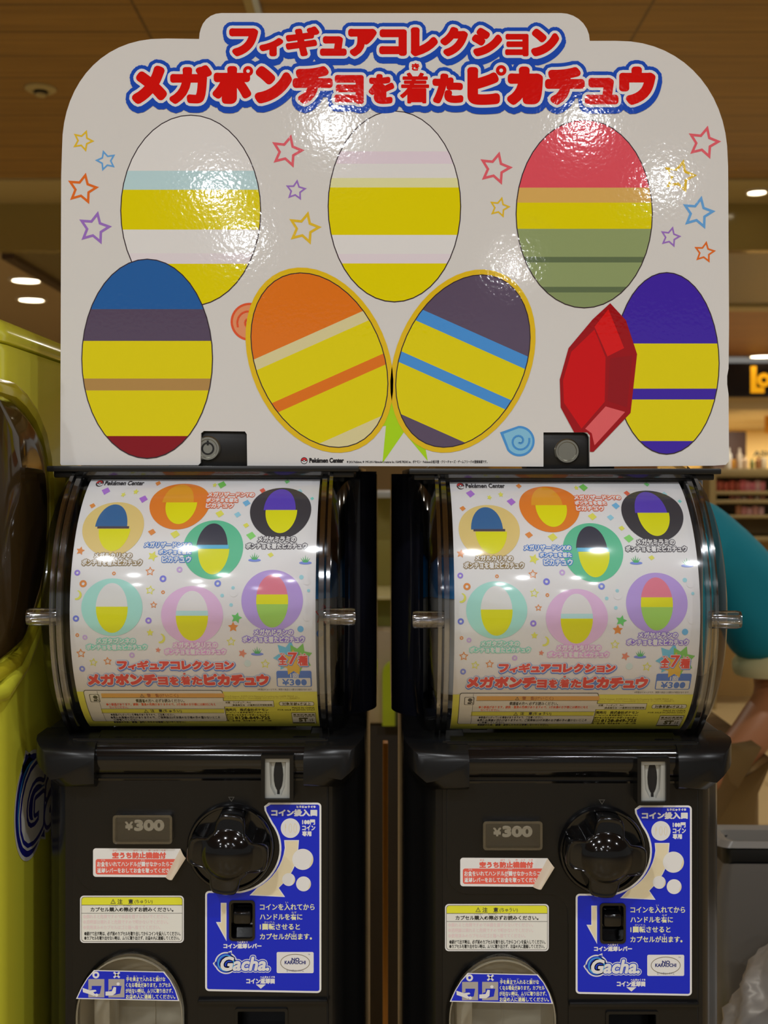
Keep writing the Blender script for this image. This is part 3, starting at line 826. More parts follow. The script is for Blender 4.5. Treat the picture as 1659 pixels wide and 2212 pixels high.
machine = build_machine()

def dup(root, dx, dz, label, group=None, moves=None):
    """a copy of a thing with copies of its parts and sub-parts"""
    r = root.copy(); C.objects.link(r)
    r.location = root.location + Vector((dx, 0, dz)); r['label'] = label
    for ch in list(root.children):
        c = ch.copy(); C.objects.link(c); c.parent = r
        if moves and ch.name.split('.')[0] in moves: c.location = Vector(ch.location) + Vector(moves[ch.name.split('.')[0]])
        for g in ch.children:
            d = g.copy(); C.objects.link(d); d.parent = c
    return r
PITCH, DROP = .333, -.0025
dup(machine, PITCH, DROP, 'black capsule machine beside the person in turquoise, its red notice stuck lower',
    moves={'red_notice_sticker': (-.003, 0, -.006), 'caution_sticker': (-.0045, 0, -.005), 'price_holder': (-.0025, 0, -.003)})

# ================================================================== picture card curved inside each drum
AX, AZ, RC = .007, ZH - .119, .1275
def ray_uv(p):
    a, b = (p[0] - 829.5) / F, (1027 - p[1]) / F
    dy, dz = YC - AX, ZH - AZ
    A_, B_, C_ = 1 + b * b, 2 * (dy + dz * b), dy * dy + dz * dz - RC * RC
    disc = max(0.0, B_ * B_ - 4 * A_ * C_)
    t = (-B_ - math.sqrt(disc)) / (2 * A_)
    y, z = YC + t, ZH + t * b
    return (t * a - CX, RC * math.atan2(z - AZ, AX - y))
def z5(x, y): return (60 + x / 2.074, 1000 + y / 2.074)
def card_conv(centre):
    e = 12.0
    c = (centre[0], centre[1])
    u0, v0 = ray_uv(z5(*c)); ux = ray_uv(z5(c[0] + e, c[1])); vy0, vy1 = ray_uv(z5(c[0], c[1] - e)), ray_uv(z5(c[0], c[1] + e))
    su = (ux[0] - u0) / e; sv = (vy1[1] - vy0[1]) / (2 * e)
    return lambda p: (u0 + (p[0] - c[0]) * su, v0 + (p[1] - c[1]) * sv)
def card_map(u, v, h):
    th = v / RC; r = RC + .0002 + h
    return (CX + u, AX - r * math.cos(th), AZ + r * math.sin(th))
def banded(P, cx, cy, rx, ry, bands, rot, l, outline=None, ow=2.0):
    """plain egg-shaped print cut into flat colour bands; bands = (upto, colour) from the top"""
    if outline: P.poly(ellp(cx, cy, rx + ow, ry + ow, 44, rot), outline, l)
    base = ellp(0, 0, rx, ry, 44)
    c, q = math.cos(math.radians(rot)), math.sin(math.radians(rot)); y0 = -1.0
    for k, (y1, col) in enumerate(bands):
        pts = clip(clip(base, y0 * ry, 1), y1 * ry, -1)
        P.poly([(cx + a * c - b * q, cy + a * q + b * c) for a, b in pts], col, l + 1); y0 = y1

YL = (242, 206, 20); RED = (222, 62, 58)
def build_card():
    t = thing('picture_card', 'curved picture card in the drum next to the yellow green machine', 'picture card', (CX, AX - .03, AZ - .116), 'curved picture cards inside the drums')
    v0, v1 = ray_uv(z5(780, 1178))[1], ray_uv(z5(780, 72))[1]
    UL, UR = -.1055, .1072
    rings = []
    for i in range(33):
        th = (v0 + (v1 - v0) * i / 32) / RC
        rings.append([(CX + u, AX - r * math.cos(th), AZ + r * math.sin(th)) for u, r in ((UL, RC), (UR, RC), (UR, RC - .0006), (UL, RC - .0006))])
    B().loft(rings).done('sheet', M['sheet'], t)
    P = Print(card_conv, card_map, 'card', slice_v=.007)
    flat = Print(lambda c: (lambda p: p), card_map, 'card', slice_v=.007)
    wt = (226, 224, 222); dk = (60, 58, 60)
    # maker's mark
    def ball(cx, cy, r):
        P.ell(cx, cy, r, r * .84, (60, 56, 58), 1); P.poly([q for q in arc(cx, cy, r * .82, r * .68, 180, 360, 14)], (176, 58, 56), 2); P.poly([q for q in arc(cx, cy, r * .82, r * .68, 12, 168, 14)], wt, 2)
        P.ell(cx, cy, r * .4, r * .33, (60, 56, 58), 3); P.ell(cx, cy, r * .22, r * .18, wt, 4)
    ball(323, 92, 17); P.text('Pokémon Center', (346, 81, 522, 101), dk, 1, 1.0); P.flush('maker_mark', t)
    # seven discs with plain egg shapes in place of the figures
    WH = (238, 236, 230)
    discs = [((383, 287), 137, 122, (200, 176, 112), [(-.05, (48, 92, 140)), (.05, (70, 62, 70)), (1, YL)], 'tan disc'),
             ((682, 182), 135, 103, (234, 112, 40), [(-.1, (240, 140, 40)), (1, YL)], 'orange disc'),
             ((830, 382), 135, 133, (84, 170, 134), [(-.15, (50, 52, 66)), (.0, (80, 160, 215)), (1, YL)], 'green disc'),
             ((1133, 212), 137, 115, (52, 52, 58), [(-.05, (80, 60, 165)), (1, YL)], 'black disc'),
             ((377, 647), 137, 130, (146, 208, 188), [(-.05, WH), (1, YL)], 'mint disc'),
             ((736, 682), 139, 130, (226, 164, 204), [(-.2, WH), (0, (160, 205, 225)), (1, YL)], 'pink disc'),
             ((1095, 616), 138, 138, (160, 138, 204), [(-.25, (230, 112, 130)), (.12, YL), (1, (140, 182, 84))], 'lavender disc')]
    for (c, rx, ry, col, bands, lb) in discs:
        P.ell(*c, rx, ry, col, 1, n=56)
        banded(P, c[0], c[1] + ry * .02, rx * .52, ry * .86, bands, 0, 2)
        P.flush('picture_disc', t, lb)
    # captions: pale letters with a coloured edge
    caps = [((128, 108, 66), [('メガルカリオの', 297, 402, 468, 426), ('ポンチョを着たピカチュウ', 243, 431, 513, 461)]),
            ((236, 100, 66), [('メガリザードンYの', 806, 133, 1016, 154), ('ポンチョを着た', 800, 158, 942, 178), ('ピカチュウ', 798, 181, 922, 203)]),
            ((52, 110, 184), [('メガリザードンXの', 522, 355, 735, 380), ('ポンチョを着た', 587, 388, 732, 411), ('ピカチュウ', 602, 418, 732, 446)]),
            ((72, 70, 78), [('メガヤミラミの', 1030, 329, 1203, 355), ('ポンチョを着たピカチュウ', 977, 359, 1252, 386)]),
            ((112, 192, 172), [('メガタブンネの', 308, 783, 483, 808), ('ポンチョを着たピカチュウ', 262, 811, 535, 837)]),
            ((220, 142, 192), [('メガチルタリスの', 650, 801, 850, 827), ('ポンチョを着たピカチュウ', 613, 831, 888, 858)]),
            ((124, 100, 186), [('メガヤドランの', 1012, 744, 1190, 770), ('ポンチョを着たピカチュウ', 962, 775, 1240, 804)])]
    for col, lines in caps:
        for tx, *bx in lines: P.text(tx, tuple(bx), wt, 5, 1.3, [(col, 4.2, 0, 0)], res=2)
        P.flush('caption', t)
    # title
    bl = (84, 116, 186)
    def small(words, X0, X1, Y0, Y1, ox0, oy0, ox1, oy1, l=4):
        kx, ky = (ox1 - ox0) / (X1 - X0), (oy1 - oy0) / (Y1 - Y0)
        ws = [(tx, ox0 + (x0 - X0) * kx, oy0 + (y0 - Y0) * ky, ox0 + (x1 - X0) * kx, oy0 + (y1 - Y0) * ky, wd * .6) for tx, x0, y0, x1, y1, wd in words]
        P.words(ws, RED, l, [(bl, 6.5, 1, 3), (wt, 3, 0, 0)])
    small(TITLE[0], 495, 1208, 57, 122, 400, 884, 925, 925)
    small(TITLE[1], 285, 1415, 142, 226, 268, 944, 1080, 994, 8)
    P.text('き', (696, 938, 708, 947), RED, 12, .6, [(wt, 2.5, 0, 0)], res=2)
    P.flush('title_lettering', t)
    # seven-kinds burst and price badge
    P.poly(starp(1170, 868, 72, .6, 8, 7), (96, 170, 205), 1); P.poly(starp(1212, 872, 66, .6, 20, 7), (110, 172, 84), 2); P.poly(starp(1190, 896, 60, .6, 0, 7), (238, 160, 66), 3)
    for tx, *bx in (('全', 1122, 858, 1162, 904), ('7', 1166, 848, 1208, 902), ('種', 1210, 862, 1255, 908)): P.text(tx, tuple(bx), RED, 6, 1.6, [(bl, 6, 1, 2), (wt, 4, 0, 0)], res=2)
    P.text('ぜん', (1128, 850, 1154, 860), RED, 8, .4, [(wt, 2, 0, 0)], res=1); P.text('しゅ', (1222, 851, 1246, 861), RED, 8, .4, [(wt, 2, 0, 0)], res=1)
    P.flush('seven_kinds_burst', t)
    pb = (72, 110, 184)
    P.poly(rr(1115, 932, 1272, 1003, 8), pb, 1); P.poly(rr(1120, 963, 1267, 999, 4), wt, 2)
    P.text('1回', (1176, 942, 1213, 962), wt, 2, 1.0, res=2); P.text('かい', (1194, 935, 1210, 941), wt, 2, res=1)
    P.text('¥300', (1140, 967, 1250, 996), pb, 3, 1.0); P.flush('price_badge', t)
    P.text('※写真はイメージです。実際の商品とは異なる場合があります。', (1030, 1010, 1276, 1019), dk, 1, res=1); P.flush('fine_print', t)
    # yellow caution band
    ye = (244, 242, 84)
    vy = ray_uv(z5(780, 1024))[1]
    flat.poly([(UL, v0), (UR, v0), (UR, vy), (UL, vy)], ye, 1); flat.flush('yellow_band', t)
    P.poly(rr(268, 1028, 884, 1168, 10), (70, 68, 60), 2); P.poly(rr(271, 1030, 881, 1166, 9), wt, 3)
    P.poly(rr(330, 1031, 880, 1050, 3), (238, 152, 86), 4); P.rect(330, 1050, 880, 1051.5, dk, 5); P.rect(329, 1031, 330.5, 1165, dk, 5)
    P.rect(330, 1101, 880, 1118, ye, 4); P.rect(330, 1100, 880, 1101, dk, 5); P.rect(330, 1118, 880, 1119, dk, 5)
    tri = lambda x, y: (P.poly([(x - 10, y + 7), (x + 10, y + 7), (x, y - 8)], dk, 5, [[(x - 7, y + 5.3), (x + 7, y + 5.3), (x, y - 5)]]), P.rect(x - .8, y - 2, x + .8, y + 3, dk, 5))
    tri(512, 1041); P.text('警　告(けいこく)', (534, 1032, 675, 1050), (150, 92, 50), 5, .3, res=1)
    tri(530, 1110); P.text('注　意(ちゅうい)', (550, 1102, 690, 1118), dk, 5, .3, res=1)
    rd = (222, 84, 60)
    P.text('保護者の方へ 必ずお読みください。', (484, 1056, 702, 1072), dk, 5, .3, res=1)
    for tx, x0, y0, x1, y1, col in (('●小部品があります。誤飲・窒息の危険がありますので、3才未満のお子様には絶対に与え', 352, 1074, 842, 1086, rd), ('ないでください。', 366, 1088, 450, 1098, rd),
                              ('●部品がとがっている場合がありますので、ご注意ください。', 372, 1121, 660, 1131, dk), ('●思わぬ事故の恐れがありますので、ご使用後は3才未満のお子様の手の届かないところ', 372, 1133, 862, 1144, dk),
                              ('に保管してください。', 386, 1144, 500, 1153, dk), ('●誤飲のため、破損・変形したものは使用しないでください。', 386, 1154, 705, 1164, dk)):
        P.text(tx, (x0, y0, x1, y1), col, 5, .2, res=1)
    P.flush('caution_panel', t)
    P.poly(rr(276, 1033, 325, 1072, 6), wt, 4); P.poly(rr(278, 1035, 323, 1070, 5), dk, 5, [rr(281, 1037, 320, 1068, 4)])
    P.ell(303, 1048, 10, 8, dk, 5); P.rect(296, 1058, 312, 1066, dk, 5); P.line([(306, 1052), (318, 1064)], 3, dk, 5); P.flush('face_and_bin_mark', t)
    od = (150, 138, 50); dd = (78, 74, 40)
    P.text('©2016 Pokémon. ©1995-2016 Nintendo/Creatures Inc./GAME FREAK inc.', (872, 1040, 1212, 1049), od, 2, res=1)
    P.text('ポケットモンスター・ポケモン・Pokémonは任天堂・クリーチャーズ・ゲームフリークの登録商標です。', (874, 1050, 1222, 1058), od, 2, res=1)
    P.rect(874, 1064, 1103, 1092, dd, 2); P.rect(876, 1065.5, 1101, 1090.5, wt, 3)
    P.text('材質：フィギュア：PVC', (886, 1067, 1000, 1077), dd, 4, .2, res=1); P.text('(食品衛生法・ST基準対応可塑剤使用)', (915, 1079, 1098, 1089), dd, 4, .2, res=1)
    P.poly(rr(1126, 1068, 1283, 1087, 9), dd, 2); P.poly(rr(1128, 1069.5, 1281, 1085.5, 8), wt, 3); P.text('対象年齢6才以上', (1140, 1071, 1268, 1085), dd, 4, .4, res=1)
    P.text('MADE IN CHINA', (1184, 1092, 1285, 1100), dd, 2, .2, res=1); P.text('FOR SALE IN JAPAN ONLY', (1120, 1102, 1287, 1110), dd, 2, .2, res=1)
    P.text('発売元　株式会社ポケモン', (886, 1098, 1078, 1112), dd, 2, .6, res=1); P.text('〒106-6110 東京都港区六本木6-10-1', (888, 1113, 1080, 1121), dd, 2, .2, res=1)
    P.text('ポケモンカスタマーサポートセンター', (890, 1123, 1082, 1133), dd, 2, .5, res=1)
    P.poly(rr(892, 1135, 922, 1148, 3), dd, 2, [rr(895, 1137, 919, 1146, 2)]); P.ring(902, 1141.5, 5, 3.5, 1.4, dd, 2); P.ring(912, 1141.5, 5, 3.5, 1.4, dd, 2)
    P.text('0120-049-725', (928, 1134, 1086, 1148), dd, 2, 1.0, res=2); P.text('月～金(祝日・特定日を除く)11時～18時', (894, 1150, 1092, 1158), dd, 2, .2, res=1)
    P.rect(1184, 1120, 1292, 1168, dd, 2); P.rect(1186, 1121.5, 1290, 1166.5, wt, 3)
    P.text('日本玩具協会', (1190, 1123, 1286, 1130), dd, 4, .3, res=1); P.text('4904790 54500 9', (1190, 1131, 1286, 1137), dd, 4, .2, res=1)
    P.text('ST', (1214, 1140, 1256, 1158), dd, 4, 1.6); P.text('15', (1264, 1144, 1280, 1156), dd, 4, .4, res=1); P.rect(1190, 1160, 1286, 1164, dd, 4)
    P.flush('maker_panel', t)
    # loose decoration
    og, pu, ye2, gn, lb, pk = (234, 124, 62), (132, 112, 196), (238, 208, 84), (96, 178, 98), (140, 188, 222), (228, 120, 100)
    for x, y, r, c, tt, ro in ((236, 394, 20, og, 0, 10), (548, 486, 22, og, .66, 0), (548, 570, 22, ye2, .66, 8), (564, 636, 17, og, .6, 0), (560, 418, 24, ye2, 0, 20), (238, 853, 22, og, .64, 0), (294, 893, 20, ye2, .64, 10),
                               (358, 888, 20, og, .64, 0), (584, 838, 13, pk, 0, 10), (911, 800, 22, ye2, .66, 0), (1064, 900, 22, ye2, .66, 5), (935, 694, 26, gn, 0, 15), (920, 735, 24, og, 0, 0), (962, 853, 20, pk, 0, 20), (548, 760, 17, ye2, 0, 0),
                               (428, 143, 12, ye2, 0, 20), (485, 130, 13, ye2, 0, 0), (838, 100, 11, ye2, 0, 0)):
        P.star(x, y, r, c, 1, ro, tt); P.flush('star_print', t)
    for x, y, r, c in ((222, 492, 13, pu), (248, 541, 16, og), (606, 519, 15, (110, 112, 200)), (680, 478, 13, (176, 150, 214)), (386, 495, 8, og), (851, 540, 15, (110, 122, 200)), (216, 697, 14, (100, 110, 190)), (541, 706, 14, pu), (606, 579, 8, og), (256, 781, 11, (176, 150, 214)), (222, 771, 8, og), (467, 861, 12, (176, 150, 214)), (244, 922, 13, (110, 122, 196))):
        P.ring(x, y, r, r, r * .56, c, 1); P.flush('ring_print', t)
    for x, y, r, c in ((922, 580, 20, (196, 222, 236)), (871, 594, 8, lb), (911, 636, 8, lb), (1226, 512, 10, lb), (1250, 530, 17, (200, 224, 236)), (1258, 572, 7, lb), (1252, 690, 19, (200, 224, 236)), (1222, 744, 14, (96, 160, 216)), (920, 560, 8, lb), (985, 898, 15, (180, 214, 236)), (1110, 640, 5, lb)):
        P.ell(x, y, r, r, c, 1, n=24); P.flush('bubble_print', t)
    for x, y, c, r in ((290, 192, og, 14), (584, 92, og, 13), (1052, 124, (228, 84, 70), 14), (1162, 84, (110, 180, 110), 12), (1218, 128, lb, 13), (1274, 160, (110, 190, 180), 9), (1000, 326, (120, 190, 100), 22), (870, 98, (104, 176, 80), 20), (978, 280, ye2, 14), (980, 180, (100, 160, 214), 18), (940, 232, (130, 180, 220), 16), (350, 126, (150, 100, 190), 20), (518, 162, (150, 100, 190), 20), (860, 228, ye2, 20), (660, 320, ye2, 22), (556, 310, og, 18), (1088, 412, ye2, 14)):
        P.poly([(x - r, y - r * .15), (x + r * .2, y - r * .8), (x + r, y + r * .1), (x - r * .1, y + r * .85)], c, 1); P.flush('flake_print', t)
    for x, y in ((1016, 418), (1244, 430), (1028, 838)):
        P.ell(x, y + 18, 28, 7, (108, 128, 206), 1)
        for dx in (-22, -12, 0, 12, 22): P.poly([(x + dx * .25 - 4, y + 16), (x + dx * .25 + 4, y + 16), (x + dx, y - 18 + abs(dx) * .6)], (74, 158, 96), 2)
        P.flush('grass_print', t)
    for x, y in ((220, 592), (594, 786)): P.poly(arc(x, y, 22, 22, -80, 110, 12) + arc(x - 5, y - 3, 17, 17, 100, -70, 10), ye2, 1); P.flush('moon_print', t)
    return t
card = build_card()
dup(card, PITCH, DROP, 'curved picture card in the drum beside the person in turquoise')

# ================================================================== blue-lidded canister standing in each drum
def canister(x, label):
    z0 = ZH - .2275
    t = thing('canister', label, 'canister', (x, .10, z0), 'blue lidded canisters inside the drums')
    B().lathe([(0, 0), (.030, 0), (.033, .004), (.033, .125), (0, .125)], 'z', (x, .10, z0), 36).done('body', mat('white canister', (216, 214, 206), .35), t)
    B().lathe([(0, .1), (.0355, .1), (.0355, .118), (.034, .134), (.026, .142), (0, .143)], 'z', (x, .10, z0), 36).done('cap', mat('blue cap', (20, 130, 205), .25, k=1.3), t)
    P = Print(lambda c: (lambda p: p), lambda u, v, h: (x + (.0332 + h) * math.sin(u / .033), .10 - (.0332 + h) * math.cos(u / .033), z0 + v), 'paper')
    P.poly([(.006, .055), (.05, .055), (.05, .098), (.006, .098)], (214, 196, 190), 1)
    P.poly(starp(.024, .083, .012, .6, 10, 6), RED, 2); P.ell(.018, .064, .004, .004, (60, 130, 205), 2, n=14); P.ell(.036, .064, .004, .004, (236, 130, 70), 2, n=14)
    P.flush('canister_label', t)
canister(CX + .083, 'white canister with blue cap in the drum next to the yellow green machine')
canister(CX + PITCH - .083, 'white canister with blue cap in the drum beside the person in turquoise')

# ================================================================== header board
YBD = -.055; SBD = F / (YBD - YC)
def bpx(p): return ((p[0] - 829.5) / SBD, ZH + (1027 - p[1]) / SBD)
ZBRD = bpx((0, 1006))[1]
board = thing('header_board', 'white arched cardboard header with red lettering standing on both capsule machines', 'header board', (0, YBD + .0026, ZBRD))
out = [(132, 1005), (130, 1001), (131, 700), (132, 380), (134, 318)] + [(355 - 221 * math.cos(math.radians(a)) ** .9, 318 - 235 * math.sin(math.radians(a)) ** .95) for a in range(6, 90, 6)] + [(360, 83), (430, 84)]
out += [(431, 72)] + [(478 - 46 * math.cos(math.radians(a)), 74 - 46 * math.sin(math.radians(a))) for a in range(15, 91, 15)]
out += [(1212, 28)] + [(1212 + 62 * math.sin(math.radians(a)), 88 - 60 * math.cos(math.radians(a))) for a in range(12, 91, 13)]
out += [(1278, 88), (1330, 88)] + [(1335 + 237 * math.sin(math.radians(a)) ** .95, 345 - 257 * math.cos(math.radians(a)) ** .95) for a in range(6, 90, 6)]
out += [(1573, 360), (1575, 700), (1574, 796), (1571, 812), (1571, 830), (1574, 852), (1575, 996), (1568, 1004), (1540, 1006), (1274, 1008), (1273, 945), (1269, 937), (1262, 934), (1174, 934), (1174, 1008)]
out += [(534, 1006), (533, 938), (529, 932), (440, 931), (434, 936), (433, 1000), (428, 1005)]
B().prism([bpx(p) for p in out][::-1], YBD + .0002, YBD + .0045).done('board_panel', [M['board']], board)
BP = Print(plane_conv(SBD), lambda u, v, h: (u, YBD + .0001 - h, v), 'board')
WHT, DBL, BRD = (226, 224, 220), (24, 72, 176), (202, 14, 14)
ROW1, ROW2 = TITLE
def title(words, l=3):
    BP.words(words, BRD, l, [(DBL, 14, 1, 6), (DBL, 14, 0, 0), (WHT, 6, 0, 0)], res=4)
title(ROW1); BP.flush('upper_title_line', board)
title(ROW2 + [('き', 889, 137, 906, 153, 1)], 8); BP.ell(536, 154, 3.8, 3.8, WHT, 12, n=20); BP.ell(1082.5, 152.5, 4, 4, WHT, 12, n=20); BP.flush('lower_title_line', board)
gold, sky, orng, purp, pink = (220, 178, 46), (96, 156, 214), (226, 104, 40), (146, 108, 188), (222, 92, 104)
for x, y, r, c, ro, nm in ((179, 304, 25, gold, 20, 'small gold outlined star'), (229, 347, 24, sky, -16, 'small blue outlined star'), (178, 408, 36, orng, 12, 'orange outlined star'), (204, 493, 38, purp, 12, 'purple outlined star'),
                       (620, 327, 38, pink, 14, 'pink outlined star'), (639, 411, 24, purp, 8, 'small purple outlined star'), (657, 493, 38, gold, 14, 'gold outlined star'), (1070, 364, 38, pink, 14, 'pink outlined star'),
                       (1079, 448, 24, gold, 14, 'small gold outlined star'), (1520, 308, 38, pink, 14, 'pink outlined star'), (1468, 381, 38, gold, 14, 'gold outlined star'), (1508, 460, 38, sky, 12, 'blue outlined star'),
                       (1448, 512, 24, purp, 14, 'small purple outlined star'), (1522, 545, 25, orng, 10, 'small orange outlined star')):
    BP.star(x, y, r, c, 1, ro, .68, .5); BP.flush('star_print', board, nm)
OUTL = (52, 40, 48)
def egg(cx, cy, rx, ry, bands, rot, label, glow=None, l=2, extra=None):
    if glow: BP.poly(ellp(cx, cy, rx + 13, ry + 13, 48, rot), glow, l); 
    banded(BP, cx, cy, rx, ry, bands, rot, l + 1, OUTL, 2.2)
    if extra: extra()
    BP.flush('egg_print', board, label)
YB = (240, 200, 8)
BP.poly(starp(870, 880, 128, .42, 20, 8), (160, 205, 24), 1); BP.flush('burst_print', board, 'lime green starburst')
WH_ = (236, 234, 236)
egg(412, 455, 150, 205, [(-.42, WH_), (-.22, (176, 206, 232)), (.2, YB), (.45, WH_), (.56, (214, 206, 218)), (1, YB)], 0, 'egg shape in white, pale blue and yellow', l=2)
egg(852, 446, 142, 205, [(-.58, WH_), (-.45, (232, 200, 214)), (-.3, WH_), (-.2, (232, 220, 160)), (.3, YB), (.5, WH_), (.6, (240, 204, 216)), (1, YB)], 0, 'egg shape in white, cream, pink and yellow', l=2)
egg(1262, 462, 146, 202, [(-.28, (216, 78, 92)), (-.12, (206, 166, 92)), (.16, YB), (.46, (136, 152, 104)), (.52, (92, 108, 78)), (.78, (136, 152, 104)), (.84, (92, 108, 78)), (1, (128, 144, 98))], 0, 'egg shape in pink, yellow and olive green', l=2)
egg(318, 775, 140, 214, [(-.5, (38, 92, 158)), (-.18, (84, 72, 94)), (.2, YB), (.32, (168, 132, 76)), (.78, YB), (1, (128, 22, 32))], 0, 'egg shape in blue, grey, tan and yellow', l=6)
egg(690, 778, 135, 196, [(-.3, (222, 112, 30)), (-.18, (206, 198, 150)), (.22, YB), (.34, (222, 112, 30)), (.84, YB), (1, (206, 198, 150))], -24, 'tilted egg shape in orange, beige and yellow', (248, 178, 28), l=6)
egg(1000, 780, 132, 194, [(-.34, (88, 76, 98)), (-.2, (70, 140, 210)), (.18, YB), (.3, (70, 140, 210)), (.82, YB), (1, (88, 76, 98))], 24, 'tilted egg shape in grey, blue and yellow', (248, 178, 28), l=6)
egg(1440, 785, 112, 195, [(-.22, (62, 38, 160)), (.28, YB), (.4, (62, 38, 160)), (.86, YB), (1, (62, 38, 160))], 0, 'egg shape in indigo and yellow', l=6)
# red faceted gem shape
gm = [(1318, 655), (1358, 700), (1375, 770), (1372, 830), (1365, 885), (1300, 960), (1272, 975), (1272, 950), (1212, 895), (1208, 830), (1222, 760), (1280, 690)]
gm = [(1318, 655), (1352, 692), (1376, 765), (1362, 892), (1282, 976), (1274, 976), (1274, 940), (1268, 934), (1240, 934), (1211, 880), (1209, 820), (1228, 752), (1280, 690)]
BP.poly(gm, (150, 16, 24), 10); BP.poly([(1314, 668), (1348, 752), (1312, 770), (1284, 706)], (206, 24, 26), 11); BP.poly([(1284, 712), (1308, 772), (1306, 868), (1256, 926), (1218, 870), (1216, 822), (1234, 760)], (196, 14, 20), 11)
BP.poly([(1318, 774), (1366, 768), (1354, 880), (1312, 866)], (140, 20, 28), 11); BP.poly([(1308, 878), (1350, 890), (1284, 962), (1278, 936), (1264, 926)], (214, 92, 96), 11)
BP.flush('gem_print', board, 'dark red faceted gem shape')
def drop(pts, c0, c1, name, lab):
    BP.poly(pts, c0, 2)
    BP.flush(name, board, lab)
def swirl(cx, cy, r, tip, edge, fill, lab):
    d = math.atan2(tip[1] - cy, tip[0] - cx); k = math.degrees(d)
    BP.poly(arc(cx, cy, r, r, k + 62, k + 298, 26) + [tip], edge, 2); t2 = (cx + (tip[0] - cx) * .82, cy + (tip[1] - cy) * .82)
    BP.poly(arc(cx, cy, r - 5, r - 5, k + 62, k + 298, 26) + [t2], fill, 3)
    sp = [(cx + (r * .68 - i * r * .028) * math.cos(k * PI / 180 + 2.4 + i * .42), cy + (r * .68 - i * r * .028) * math.sin(k * PI / 180 + 2.4 + i * .42)) for i in range(22)]
    BP.line(sp, 4.5, edge, 4); BP.flush('swirl_drop_print', board, lab)
swirl(539, 695, 41, (603, 714), (222, 84, 48), (238, 140, 100), 'orange swirl drop')
swirl(1122, 953, 33, (1080, 934), (70, 140, 204), (124, 182, 226), 'blue swirl drop')
BP.ell(657, 995, 7.4, 7.4, (50, 46, 48), 1, n=28); BP.poly(arc(657, 995, 6, 6, 180, 360, 12), (200, 40, 44), 2); BP.poly(arc(657, 995, 6, 6, 12, 168, 12), WHT, 2); BP.ell(657, 995, 2.8, 2.8, (50, 46, 48), 3, n=16); BP.ell(657, 995, 1.5, 1.5, WHT, 4, n=12)
BP.text('Pokémon Center', (668, 989, 743, 1000), (40, 38, 40), 1, .7); BP.flush('maker_mark', board)
BP.text('© 2016 Pokémon. © 1995-2016 Nintendo/Creatures Inc. /GAME FREAK inc.  ポケモン・Pokémonは任天堂・クリーチャーズ・ゲームフリークの登録商標です。', (749, 994, 1053, 1001), (70, 68, 70), 1, .2, res=1); BP.flush('fine_print', board)

